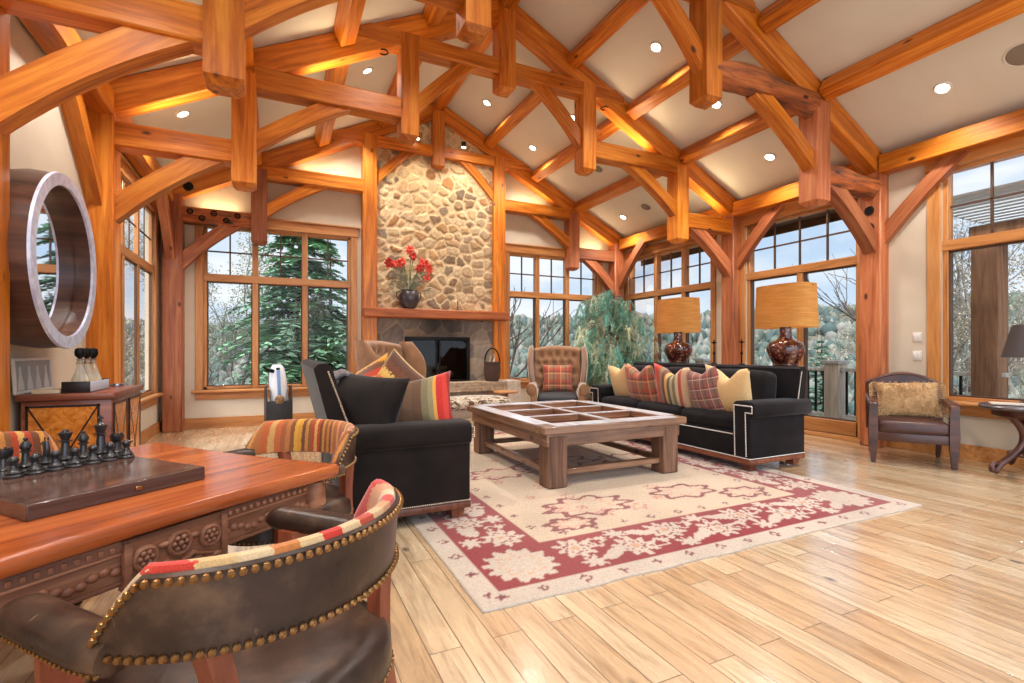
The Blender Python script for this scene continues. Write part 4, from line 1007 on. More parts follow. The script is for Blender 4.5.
# ------------------------------------------------------------------ weeping evergreen in the corner
def weeping():
    t = thing('weeping_tree', 'tall blue-green weeping evergreen in the corner between the windows', 'plant', (6.42, 8.62, 0)); r = random.Random(3)
    build('pot', MB().lathe([(0, 0), (.2, 0), (.24, .2), (.26, .42), (.27, .45), (.24, .45), (.23, .40), (0, .38)], n=28), plain('clay_pot', srgb(120, 84, 62), .8), t)
    tk = MB(); tk.tube([(0, 0, .38), (.03, 0, 1.0), (-.02, .02, 1.6), (.03, 0, 2.1), (.1, -.02, 2.5)], [.05, .045, .038, .028, .012], 10)
    V = []; F = []; Cc = []
    def strand(p, d, L, n):
        pts = [p.copy()]; v = d.copy()
        for k in range(n):
            v = (v + Vector((r.uniform(-.12, .12), r.uniform(-.12, .12), -.30))).normalized(); pts.append(pts[-1] + v * L / n)
        return pts
    for i in range(150):
        z = r.uniform(.7, 2.5); a = r.uniform(0, 2 * PI); u = (z - .7) / 1.8; R = .34 + .52 * math.sin(PI * (.22 + .68 * u))
        d = Vector((math.cos(a), math.sin(a), .55)); p = Vector((.02, 0, z)); reach = R * r.uniform(.5, 1.0)
        br = [p]; v = d.normalized()
        for k in range(5): v = (v + Vector((0, 0, -.22))).normalized(); br.append(br[-1] + v * reach / 4)
        for q in br:                                   # stay clear of walls
            q.x = min(q.x, .68); q.y = min(q.y, .62)
        tk.tube(br, [.009, .008, .007, .005, .004, .003], 5)
        tone = r.uniform(.9, 2.0); base = np.array(srgb(140, 168, 142)[:3] if r.random() < .45 else (srgb(96, 150, 136)[:3] if r.random() < .6 else srgb(186, 190, 164)[:3])) * tone
        for s in range(5):
            st = br[r.randint(2, 5)]; pts = strand(st, Vector((r.uniform(-.6, .6), r.uniform(-.6, .6), -.2)), r.uniform(.22, .5), 8)
            for k in range(len(pts) - 1):
                ax = (pts[k + 1] - pts[k]).normalized()
                for m in range(5):
                    c = pts[k].lerp(pts[k + 1], m / 5); c.x = min(c.x, .72); c.y = min(c.y, .66); c.z = max(c.z, .08)
                    nd = (ax * .9 + Vector((r.uniform(-1, 1), r.uniform(-1, 1), r.uniform(-.8, .3)))).normalized(); sd = nd.cross(Vector((r.uniform(-1, 1), r.uniform(-1, 1), .3))).normalized() * .0075
                    e = c + nd * r.uniform(.06, .12); b = len(V); V.extend([tuple(c - sd), tuple(c + sd), tuple(e)]); F.append((b, b + 1, b + 2)); Cc += [base] * 3
    build('trunk', tk, plain('grey_bark', srgb(120, 96, 76), .9, c2=srgb(90, 70, 54), scale=30), t)
    mb = MB(); mb.v = V; mb.f = F; o = build('foliage', mb, attr_mat('needle_green', .8, 5, .2, 0), t, ang=0, fix=False); set_cols(o, np.array(Cc))
weeping()

# ------------------------------------------------------------------ leather corner chair
DL = plain('oxblood_leather', srgb(78, 44, 38), .36, c2=srgb(52, 29, 26), scale=9, bump=.15)
DKW = wood('dark_walnut', srgb(40, 20, 16), srgb(72, 38, 28), srgb(100, 58, 42), .3, knots=False)
t = thing('leather_armchair', 'low brown leather armchair with dark wood arms under the wall switches', 'armchair', (6.52, 3.18, 0), math.atan2(-.54, -.84) - PI / 2)
b = MB(); b.box((0, .02, .30), (.66, .66, .10), .01); build('seat_rail', b, DKW, t)
build('seat_cushion', MB().bm(puff((0, .03, .41), (.62, .66, .14), .04, .02)), DL, t, ang=0)
bk = MB(); arc = [(-.33, .30), (.33, .30)] + [(.33 - .66 * i / 16, .86 + .10 * math.sin(PI * i / 16)) for i in range(17)]
bk.prism(arc, 'y', -.04, .04, Matrix.Translation((0, -.33, 0)) @ Euler((.12, 0, 0)).to_matrix().to_4x4()); build('backrest', bk, DL, t, ang=30)
fr = MB(); fr.tube([(.345, 0, .30), (.345, 0, .84)] + [(.345 - .69 * i / 16, 0, .86 + .115 * math.sin(PI * i / 16)) for i in range(17)] + [(-.345, 0, .84), (-.345, 0, .30)], .026, 8, m=Matrix.Translation((0, -.33, 0)) @ Euler((.12, 0, 0)).to_matrix().to_4x4()); build('back_frame', fr, DKW, t)
for sg in (-1, 1):
    a = MB(); R = []
    for y, z, w, h in ((-.40, .70, .06, .05), (-.1, .685, .07, .05), (.2, .67, .085, .055), (.36, .655, .09, .06), (.385, .645, .07, .04)):
        R.append([(sg * .345 + kx * w / 2, y, z + kz * h / 2) for kx, kz in ((-1, -.8), (-.8, -1), (.8, -1), (1, -.8), (1, .8), (.8, 1), (-.8, 1), (-1, .8))])
    a.loft(R); build('arm', a, DKW, t)
    l = MB(); l.loft([[(sg * .345 + k[0] * q, .32 + k[1] * q * 1.1, z) for k in ((-1, -1), (1, -1), (1, 1), (-1, 1))] for z, q in ((0, .020), (.24, .040), (.34, .043), (.64, .036))]); build('leg', l, DKW, t)
    l = MB(); l.loft([[(sg * .32 + k[0] * q, -.30 - .08 * (1 - z / .3) + k[1] * q, z) for k in ((-1, -1), (1, -1), (1, 1), (-1, 1))] for z, q in ((0, .019), (.30, .034))]); build('leg', l, DKW, t)
FUR = plain('golden_fur', srgb(232, 200, 148), .95, c2=srgb(196, 152, 98), scale=14, sheen=.6)
R = Matrix.Rotation(t.rotation_euler.z, 4, 'Z')
fp = put_pillow('shaggy golden fur pillow with tasselled sides on the leather armchair', FUR, Vector(t.location) + R @ Vector((0, -.09, .69)), (.28, .03, t.rotation_euler.z), .60, .40, .18, 0, None)
del_keys = [k for k in ('group',) if k in fp]
for k in del_keys: del fp[k]
fz = MB(); rr = random.Random(2)
for i in range(2600):
    a, b = rr.uniform(-1, 1), rr.uniform(-1, 1); k = max((1 - a * a) * (1 - b * b), 0) ** .42
    p = Vector((.30 * a * (1 - .09 * (1 - b * b)), .09 * k, .20 * b * (1 - .07 * (1 - a * a)))); d = Vector((a * .5 + rr.uniform(-.5, .5), .55, b * .6 - .35 + rr.uniform(-.4, .4))).normalized(); s = d.cross(Vector((rr.uniform(-1, 1), .2, 1))).normalized() * .004
    fz.add([p - s, p + s, p + d * .04], [(0, 1, 2)])
build('fur_pile', fz, FUR, fp, fix=False, ang=0)
for sg in (-1, 1):
    fg = MB()
    for i in range(16): z = -.19 + .025 * i; fg.tube([(sg * .285, 0, z), (sg * .32, .012, z + .004), (sg * .345, .02, z - .018), (sg * .35, .02, z - .045)], [.006, .009, .008, .004], 6)
    build('tassel_fringe', fg, plain('brown_tassel', srgb(120, 84, 54), .9, c2=srgb(196, 160, 112), scale=40), fp)

# ------------------------------------------------------------------ side table and dark lamp at the picture edge
t = thing('scroll_side_table', 'round dark side table on scrolled legs at the picture edge', 'side table', (6.78, 2.24, 0), .35)
build('top', MB().lathe([(0, .66), (.36, .66), (.385, .675), (.39, .69), (.375, .705), (0, .71)], n=40), plain('dark_slate_top', srgb(92, 84, 90), .25, c2=srgb(64, 56, 60), scale=9), t)
build('apron', MB().lathe([(.26, .58), (.29, .60), (.29, .66), (.26, .66)], n=32), DKW, t)
build('lower_shelf', MB().lathe([(0, .20), (.17, .20), (.18, .215), (.17, .23), (0, .23)], n=28), DKW, t)
for k in range(3):
    a = 2 * PI * k / 3 + 2.45; ca, sa = math.cos(a), math.sin(a); pr = []
    for i in range(20):
        u = i / 19; z = .60 * (1 - u) + .05 * u; rad = .24 - .17 * math.sin(PI * min(u * 1.15, 1)) * (u < .87) + .16 * u ** 3; pr.append((rad, z))
    pr += [(.40 + .045 * math.sin(q), .05 - .0 + .045 * (1 - math.cos(q)) - .005) for q in [PI * .3 * i for i in range(1, 6)]]
    l = MB(); l.tube([(x * ca, x * sa, z + .012) for x, z in pr], [.034] * 10 + [.03] * 10 + [.026, .022, .02, .018, .015], 10); build('leg', l, DKW, t)
lt = thing('accent_lamp', 'small lamp with dark conical shade on the scrolled side table', 'lamp', (6.86, 2.27, .712))
build('base', MB().lathe([(0, 0), (.09, 0), (.085, .02), (.03, .04), (.025, .2), (.05, .3), (.03, .42), (.012, .45), (.012, .76)], n=24), ESP, lt)
build('shade', MB().lathe([(.22, .47), (.135, .80), (.128, .80), (.213, .47)], n=36, cap=False), plain('charcoal_shade', srgb(74, 66, 66), .8), lt, fix=False)
bk_ = build('magazine', MB().box((0, 0, .008), (.2, .26, .016), .003), plain('pale_cover', srgb(214, 196, 176), .5)); bk_.location = (6.62, 2.36, .712); bk_.rotation_euler = (0, 0, .5); tag(bk_, 'thin pale magazine lying on the scrolled side table', 'book')

# ------------------------------------------------------------------ telescope
t = thing('telescope', 'white stubby telescope in a black rocker box before the left back window', 'telescope', (.03, 8.6, 0), .1)
BLK = plain('black_laminate', srgb(32, 31, 33), .45); WT = plain('pearl_white_tube', srgb(226, 230, 236), .25, coat=.4)
build('ground_board', MB().lathe([(0, .03), (.30, .03), (.30, .055), (0, .055)], n=36), plain('grey_board', srgb(150, 156, 166), .5), t)
ft = MB()
for k in range(3): ft.cyl((.22 * math.cos(k * 2.09), .22 * math.sin(k * 2.09), 0), (.22 * math.cos(k * 2.09), .22 * math.sin(k * 2.09), .03), .025)
build('feet', ft, BLK, t)
b = MB()
for sg in (-1, 1): b.prism([(-.19, .06), (.19, .06), (.19, .45), (.12, .70), (-.12, .70), (-.19, .45)], 'x', sg * .165, sg * .185)
build('side_board', b, BLK, t); b = MB(); b.box((0, -.18, .27), (.35, .02, .42), .003); build('front_board', b, BLK, t)
R = Matrix.Translation((0, -.02, .62)) @ Euler((.12, -.06, 0)).to_matrix().to_4x4()
build('optical_tube', MB().lathe([(0, -.48), (.125, -.48), (.128, -.45), (.128, .18), (.10, .36), (.075, .40), (.06, .42), (0, .42)], n=32, m=R), WT, t)
st_ = MB(); st_.box((.0, -.125, .05), (.05, .012, .6), .004, m=R); build('blue_stripe', st_, plain('pale_blue_trim', srgb(120, 156, 206), .4), t)
fo = MB(); fo.cyl((-.06, -.07, .33), (-.15, -.10, .36), .03, m=R); fo.cyl((-.13, -.095, .34), (-.20, -.11, .42), .018, .022, m=R); fo.cyl((-.02, -.1, .37), (.02, -.12, .37), .018, m=R); build('eyepiece', fo, IRON, t)
em = MB(); em.lathe([(0, .012), (.055, .012), (.065, .006), (.07, 0)], n=28, m=Matrix.Translation((.0, -.192, .50)) @ Euler((PI / 2, 0, 0)).to_matrix().to_4x4()); build('round_badge', em, plain('gold_badge', srgb(176, 140, 90), .4, .5, c2=srgb(70, 60, 56), scale=40), t)
# ------------------------------------------------------------------ sideboard and what stands on it
MAH = wood('mahogany', srgb(72, 34, 24), srgb(124, 66, 46), srgb(156, 92, 68), .3, knots=False)
BURL = Mat('amber_burl'); BURL.set(.25, coat=.3)
f = BURL.noise(BURL.co((1, 1, 1)), 16, 6, .65, 1.5); BURL.col(BURL.ramp(f, [(.3, srgb(150, 78, 22)), (.5, srgb(206, 122, 44)), (.7, srgb(226, 152, 70))])); BURL = BURL.m
t = thing('sideboard', 'mahogany sideboard with crossed burl panels below the round mirror', 'sideboard', (-1.33, 4.93, 0))
b = MB(); b.box((0, 0, .47), (.50, .84, .86), .006); b.box((0, 0, .04), (.46, .78, .08)); build('body', b, MAH, t)
b = MB(); b.box((.0, 0, .925), (.54, .90, .045), .010); build('top', b, MAH, t)
EBN = plain('ebony_inlay', srgb(30, 22, 20), .4)
def inlay(name, cx, cz, w, h, face, off):
    """face: 'y-' looks to the camera, 'x+' looks into the room"""
    p = MB(); e = MB()
    def P(a, z, d): return (a, off - d, z) if face == 'y-' else (off + d, a, z)
    def bx(m, a, z, sa, sz, d): m.box(P(a, z, d / 2), (sa, d, sz) if face == 'y-' else (d, sa, sz))
    bx(p, cx, cz, w, h, .006); o = build(name, p, BURL, t)
    for k in (-1, 1): bx(e, cx, cz + k * h / 2, w + .02, .014, .010); bx(e, cx + k * w / 2, cz, .014, h + .02, .010)
    for k in (-1, 1):
        L = math.hypot(w, h); an = math.atan2(h, w) * k
        if face == 'y-': e.box(P(cx, cz, .004), (L, .008, .010), rot=(0, -an, 0))
        else: e.box(P(cx, cz, .004), (.008, L, .010), rot=(an, 0, 0))
    build('inlay_lines', e, EBN, o); return o
inlay('end_panel', -.02, .49, .39, .74, 'y-', -.42)
for y, nm in ((-.21, 'cabinet_door'), (.21, 'cabinet_door')):
    d = inlay(nm, y, .49, .34, .74, 'x+', .25); build('knob', MB().ball((.27, y + (.19 if y < 0 else -.19), .52), .014), BRASS, d)
zt = .949
tr = thing('decanter_tray', 'dark wooden tray with pale side holding three decanters', 'tray', (-1.29, 4.76, zt))
b = MB(); b.box((0, 0, .008), (.16, .46, .012)); 
for k in (-1, 1): b.box((0, k * .225, .042), (.16, .014, .078), .003)
build('tray_ends', b, EBN, tr); b = MB()
for k in (-1, 1): b.box((k * .075, 0, .040), (.012, .44, .07), .003)
build('tray_sides', b, plain('silvered_side', srgb(200, 206, 220), .4, .1), tr)
CG = Mat('cut_glass'); CG.set(.08); CG.b.inputs['Transmission Weight'].default_value = .7; CG.b.inputs['IOR'].default_value = 1.45; CG.col(srgb(246, 242, 228)); CG = CG.m
DRINK = plain('amber_spirit', srgb(226, 190, 104), .2)
dlab = ('nearest of the three stoppered glass decanters in the tray', 'middle of the three stoppered glass decanters in the tray', 'farthest of the three stoppered glass decanters in the tray')
for i, y in enumerate((-.145, 0, .145)):
    d = thing('decanter', dlab[i], 'decanter', (-1.29, 4.76 + y, zt + .0152), 0, 'decanters in the tray')
    build('bottle', MB().lathe([(0, 0), (.058, 0), (.06, .02), (.05, .08), (.028, .14), (.017, .19), (.017, .215), (.024, .225), (.012, .227), (.010, .19), (0, .188)], n=10), CG, d, ang=20)
    build('spirit', MB().lathe([(0, .006), (.052, .008), (.053, .022), (.043, .078), (.0, .08)], n=12), DRINK, d)
    build('stopper', MB().lathe([(.010, .2), (.012, .23), (.030, .25), (.033, .275), (.028, .30), (.012, .308), (0, .308)], n=14), IRON, d)
    build('collar', MB().torus((0, 0, .195), .020, .004, 16, 6), BRASS, d)
fb = thing('picture_frame', 'white framed picture of pale glass vases leaning on the wall behind the tray', 'picture', (-1.595, 4.78, zt)); fb.rotation_euler = (0, -.06, 0)
b = MB()
for k in (-1, 1): b.box((0, k * .30, .125), (.018, .022, .25), .003); b.box((0, 0, .125 + k * .115), (.018, .62, .02), .003)
build('frame', b, WHITE, fb); b = MB(); b.box((-.002, 0, .125), (.006, .58, .21)); build('backing', b, plain('grey_print', srgb(166, 168, 168), .5, c2=srgb(148, 150, 152), scale=6), fb)
b = MB()
for k in range(4):
    y = -.21 + .14 * k; b.prism([(y - .045, .025), (y + .045, .025), (y + .04, .07), (y + .018, .13), (y + .014, .19), (y - .014, .19), (y - .018, .13), (y - .04, .07)], 'x', .001, .003)
build('print', b, plain('pale_print', srgb(206, 208, 206), .5), fb)
bk_ = build('slim_book', MB().box((0, 0, .0125), (.15, .22, .025), .004), plain('cream_cover', srgb(206, 184, 150), .6)); bk_.location = (-1.47, 4.62, zt); bk_.rotation_euler = (0, 0, .2); tag(bk_, 'slim cream book lying on the sideboard beside the tray', 'book')
bk_ = build('coaster_stack', MB().lathe([(0, 0), (.05, 0), (.052, .006), (.05, .022), (0, .024)], n=20), CHROME); bk_.location = (-1.22, 5.24, zt); tag(bk_, 'low silvery dish on the far end of the sideboard', 'dish')

# round drum mirror
MX0, MY, MZ, MR = -1.352, 4.56, 1.88, .615
t = thing('drum_mirror', 'big round mirror in a deep dark wooden drum with silver rim', 'mirror', (XL + .002, MY, MZ))
Rm = Euler((0, PI / 2, 0)).to_matrix().to_4x4(); dp = MX0 - XL
STAVE = wood('dark_stave_wood', srgb(46, 26, 20), srgb(84, 52, 40), srgb(118, 80, 62), .35, knots=False, s=.6)
build('drum', MB().lathe([(MR * .96, 0), (MR, dp * .5), (MR - .01, dp), (MR - .085, dp), (MR - .10, .05), (MR - .10, 0)], n=72, m=Rm, cap=False), STAVE, t, fix=True)
RIM = plain('brushed_steel_rim', srgb(226, 229, 246), .35, .2, c2=srgb(190, 190, 216), scale=20)
build('rim', MB().lathe([(MR - .088, dp - .004), (MR - .086, dp + .012), (MR - .004, dp + .012), (MR + .002, dp - .004)], n=72, m=Rm, cap=False), RIM, t)
build('mirror_glass', MB().lathe([(0, .175), (MR - .10, .175), (MR - .10, .165), (0, .165)], n=64, m=Rm), plain('mirror_silver', (.86, .88, .9, 1), .02, 1), t)

# ------------------------------------------------------------------ game table
ROT = .705; u1 = Vector((math.cos(ROT), math.sin(ROT), 0)); u2 = Vector((-math.sin(ROT), math.cos(ROT), 0))
A = Vector((.262, 2.252, 0)); TC = A - u1 * .66 + u2 * .645
t = thing('game_table', 'carved square games table with glossy reddish top bearing the chess board', 'table', TC, ROT)
TOPW = wood('polished_mahogany', srgb(104, 46, 20), srgb(168, 84, 40), srgb(200, 116, 60), .18, knots=False, coat=.0, s=.7)
CARV = wood('carved_oak', srgb(72, 42, 28), srgb(138, 88, 62), srgb(178, 128, 96), .45, knots=False)
def outline(hw, hd, bow=.035, cut=.05, n=10):
    P = []
    cs = [(1, -1), (1, 1), (-1, 1), (-1, -1)]
    for i in range(4):
        a, b = cs[i], cs[(i + 1) % 4]
        a2 = Vector((a[0] * hw, a[1] * hd)); b2 = Vector((b[0] * hw, b[1] * hd)); d = (b2 - a2).normalized(); nn = Vector((-d.y, d.x))
        if nn.dot(-(a2 + b2)) < 0: nn = -nn
        s, e = a2 + d * cut, b2 - d * cut
        for k in range(n + 1): u = k / n; q = s.lerp(e, u) + nn * bow * math.sin(PI * u) ; P.append((q.x, q.y))
    return P
tb = MB(); o0 = outline(.66, .635, .035, .016); 
R = []
for z, k in ((.706, .975), (.712, .99), (.724, 1.0), (.744, 1.0), (.756, .995), (.760, .986), (.7605, .976), (.7605, .96)): R.append([(x * k, y * k, z) for x, y in o0])
tb.loft(R); build('table_top', tb, TOPW, t, ang=50)
ap = MB()
for k in (-1, 1): ap.box((0, k * .555, .635), (1.14, .04, .13), .004); ap.box((k * .57, 0, .635), (.04, 1.11, .13), .004)
build('apron', ap, CARV, t)
dn = MB()
for k in (-1, 1):
    for i in range(40): 
        q = -.54 + 1.08 * i / 39
        dn.box((q, k * .578, .682), (.013, .012, .016), .002, 1); dn.box((k * .593, q * .98, .682), (.012, .013, .016), .002, 1)
    dn.box((0, k * .577, .580), (1.12, .014, .014), .004); dn.box((0, k * .577, .664), (1.12, .010, .008), .003); dn.box((k * .592, 0, .580), (.014, 1.1, .014), .004); dn.box((k * .592, 0, .664), (.010, 1.1, .008), .003)
    for i in range(14):
        for hsg in (-1, 1):
            q = hsg * (.17 + .36 * i / 13); dn.ball((q, k * .577, .618 + .010 * math.sin(i * 1.3)), (.016, .010, .013), 8, 5); dn.ball((k * .592, q, .618 + .010 * math.sin(i * 1.3)), (.010, .016, .013), 8, 5)
build('dentil_moulding', dn, CARV, t)
def carving(M):
    c = MB()
    c.prism([(-.155, .70), (-.155, .555), (-.135, .535), (-.09, .545), (-.05, .525), (0, .535), (.05, .525), (.09, .545), (.135, .535), (.155, .555), (.155, .70)], 'y', -.014, .014)
    for k in (-1, 1): c.box((k * .148, -.016, .62), (.022, .02, .15), .004)
    for cx, cz, s in ((-.10, .635, 1), (.10, .635, 1), (0, .645, 1.1)):
        c.torus((0, 0, 0), .030 * s, .009, 18, 8, Matrix.Translation((cx, -.018, cz)) @ Euler((PI / 2, 0, 0)).to_matrix().to_4x4())
        for i in range(6): a = i * PI / 3; c.ball((cx + .017 * s * math.cos(a), -.02, cz + .017 * s * math.sin(a)), (.010, .012, .010), 8, 5)
        c.ball((cx, -.024, cz), .010, 8, 5)
    for k in (-1, 1):
        for i in range(5):
            a = .3 + .5 * i; c.ball((k * (.035 + .022 * i), -.017, .565 + .012 * math.sin(i * 1.6)), (.020, .010, .011), 8, 5)
        c.tube([(0, -.018, .58), (k * .04, -.02, .60), (k * .06, -.02, .59), (k * .11, -.02, .575)], [.012, .010, .008, .004], 8)
        c.ball((k * .045, -.018, .655), (.020, .012, .010), 8, 5)
    build('carved_plaque', c, CARV, t, M)
for i, (x, y) in enumerate(((0, -.575), (.590, 0), (0, .575), (-.590, 0))): carving(Matrix.Translation((x, y, 0)) @ Euler((0, 0, i * PI / 2)).to_matrix().to_4x4())
for sx in (-1, 1):
    for sy in (-1, 1):
        l = MB(); x, y = sx * .568, sy * .555; R = []
        for i in range(40):
            u = i / 39; z = .70 * (1 - u) + .05 * u; rr_ = .052 if u < .16 else (.046 + .008 * math.sin(u * 26)) * (1 - .25 * u)
            R.append([(x + (rr_ * (1 + .13 * math.cos(4 * q + u * 22))) * math.cos(q), y + (rr_ * (1 + .13 * math.cos(4 * q + u * 22))) * math.sin(q), z) for q in [2 * PI * j / 24 for j in range(24)]])
        l.loft(R); lg = build('leg', l, CARV, t)
        build('foot', MB().ball((x, y, .035), (.055, .055, .034), 16, 8), CARV, lg)

# chess board box
BW, BD = .525, .60; BC = A - u1 * .672 + u2 * (.30 + BD / 2); bz = .7605
WALN = wood('dark_board_wood', srgb(38, 24, 20), srgb(72, 50, 42), srgb(104, 78, 68), .22, knots=False, coat=.3, var=.05)
t = thing('chess_board', 'dark wooden chess board box lying on the games table', 'chess board', BC + Vector((0, 0, bz)), ROT)
b = MB(); b.box((0, 0, .024), (BW, BD, .048), .003, 1); build('box', b, WALN, t)
b = MB(); b.box((0, 0, .0485), (BW - .05, BD - .05, .001)); build('playing_field', b, wood('board_field', srgb(52, 34, 28), srgb(88, 62, 52), srgb(118, 90, 78), .15, knots=False, coat=.4, var=.05), t)
b = MB(); b.box((.03, -BD / 2 - .003, .024), (.022, .006, .014), .002, 1); build('clasp', b, BRASS, t)
EBO = plain('ebonised_chessman', srgb(40, 38, 40), .28, coat=.3)
PROF = {'pawn': [(0, 0), (.019, 0), (.020, .006), (.015, .012), (.017, .016), (.009, .026), (.007, .038), (.012, .042), (.007, .045), (.011, .052), (.011, .058), (.006, .065), (0, .066)],
        'rook': [(0, 0), (.022, 0), (.023, .008), (.017, .016), (.019, .02), (.012, .032), (.011, .055), (.018, .062), (.019, .080), (.014, .080), (.013, .074), (0, .074)],
        'bishop': [(0, 0), (.022, 0), (.023, .008), (.016, .016), (.019, .021), (.010, .036), (.008, .062), (.016, .067), (.009, .071), (.014, .082), (.010, .095), (.004, .102), (.006, .106), (.004, .111), (0, .112)],
        'queen': [(0, 0), (.024, 0), (.025, .009), (.018, .018), (.021, .024), (.012, .042), (.009, .078), (.018, .083), (.010, .088), (.016, .105), (.017, .112), (.009, .114), (.007, .122), (0, .124)],
        'king': [(0, 0), (.025, 0), (.026, .009), (.019, .019), (.022, .026), (.013, .045), (.010, .086), (.019, .092), (.011, .097), (.017, .118), (.018, .124), (.008, .130), (.005, .136), (0, .137)],
        'knight': [(0, 0), (.023, 0), (.024, .008), (.017, .016), (.020, .022), (.014, .032), (.014, .042), (0, .044)]}
def chessman(kind, i, j, label):
    c = BC + u1 * (BW / 2 - .036 - .0585 * i) + u2 * (BD / 2 - .095 - .066 * j)
    o = thing('chess_' + kind, label, 'chess piece', (c.x, c.y, bz + .0493), ROT + PI, 'black chessmen at the back of the board')
    build('turned_body', MB().lathe([(r * (1.42 if kind == 'pawn' else 1.32), z * 1.12) for r, z in PROF[kind]], n=18), EBO, o, ang=50)
    if kind == 'king': build('cross', MB().box((0, 0, .166), (.007, .007, .026), .001, 1).box((0, 0, .168), (.020, .007, .007), .001, 1), EBO, o)
    if kind == 'knight':
        h = MB(); R = []
        for k, (y, z, a, b_) in enumerate(((0, .044, .014, .014), (.004, .062, .015, .011), (.003, .080, .015, .010), (-.004, .094, .016, .009), (-.014, .097, .012, .008), (-.026, .090, .008, .006))):
            R.append([(b_ * math.cos(q), y + a * math.sin(q) * (.9 if k < 4 else .5), z + a * math.sin(q) * (0 if k < 3 else .55)) for q in [2 * PI * m / 12 for m in range(12)]])
        h.loft(R); h.ball((.005, .004, .112), (.003, .004, .009), 6, 4); h.ball((-.005, .004, .112), (.003, .004, .009), 6, 4); build('horse_head', h, EBO, o)
    if kind == 'rook':
        m = MB()
        for k in range(6): q = k * PI / 3; m.box((.0165 * math.cos(q) * 1.12, .0165 * math.sin(q) * 1.12, .093), (.008, .008, .010), .001, 1, rot=(0, 0, q))
        build('battlements', m, EBO, o)
for i, (k, l) in enumerate((('rook', 'black rook at the window end of the back rank'), ('king', 'tall black king with a cross, beside the end rook'), ('bishop', 'black bishop third from the window end, beside the king'), ('queen', 'black queen fourth from the window end of the back rank'), ('knight', 'black knight with horse head, fifth in the back rank'), ('bishop', 'black bishop sixth in the back rank, beyond the knight'), ('rook', 'black rook seventh in the back rank, near the picture edge'))):
    chessman(k, i, 0, l)
for i, w_ in enumerate(('at the window end', 'second from the window end', 'third from the window end', 'fourth from the window end', 'fifth from the window end', 'sixth from the window end', 'seventh from the window end')):
    chessman('pawn', i, 1, 'small black pawn %s of the front rank' % w_)

# ------------------------------------------------------------------ barrel chairs around the table
LEA = Mat('worn_brown_leather'); LEA.set(.36, spec=.35)
f = LEA.noise(LEA.co(), 5, 6, .6); g = LEA.noise(LEA.co((2, 14, 5), (0, 0, .6)), 2.2, 5, .7, 1.0)
c = LEA.ramp(f, [(.3, srgb(34, 24, 19)), (.52, srgb(64, 46, 36)), (.72, srgb(112, 84, 62))])
c = LEA.mix(LEA.math('MULTIPLY', LEA.ramp(g, [(.66, (0, 0, 0, 1)), (.74, (1, 1, 1, 1))]), .5), c, srgb(176, 140, 104)); LEA.col(c)
LEA.bump(LEA.noise(LEA.co(), 60, 4), .18, .004); LEA.l(LEA.ramp(f, [(.3, (.26, .26, .26, 1)), (.7, (.42, .42, .42, 1))]), LEA.b.inputs['Roughness']); LEA = LEA.m
LEG = wood('red_brown_beech', srgb(92, 42, 26), srgb(138, 70, 46), srgb(166, 94, 66), .35, knots=False, axis='z')
kc = [srgb(*q) for q in ((198, 128, 62), (150, 84, 50), (206, 142, 60), (120, 70, 46), (188, 72, 40), (216, 166, 96), (190, 74, 40), (146, 92, 56), (204, 136, 66), (118, 74, 50), (214, 150, 56), (222, 164, 62), (140, 84, 52), (190, 120, 66), (170, 96, 56), (200, 104, 56), (212, 160, 96), (194, 100, 52), (180, 110, 60), (210, 146, 76), (128, 76, 50))]
KILIM = stripes('kilim_orange', kc, 2, extent=.385, noise=.010)
kd = [srgb(*q) for q in ((214, 182, 140), (206, 60, 44), (216, 176, 120), (222, 190, 146), (196, 120, 60), (214, 180, 130), (204, 56, 42), (220, 184, 140), (186, 70, 44), (216, 176, 130), (206, 150, 100), (208, 66, 46), (222, 190, 150), (210, 150, 110), (200, 60, 44), (218, 180, 140))]
KILIM_R = stripes('kilim_red_cream', kd, extent=.42, noise=.03)
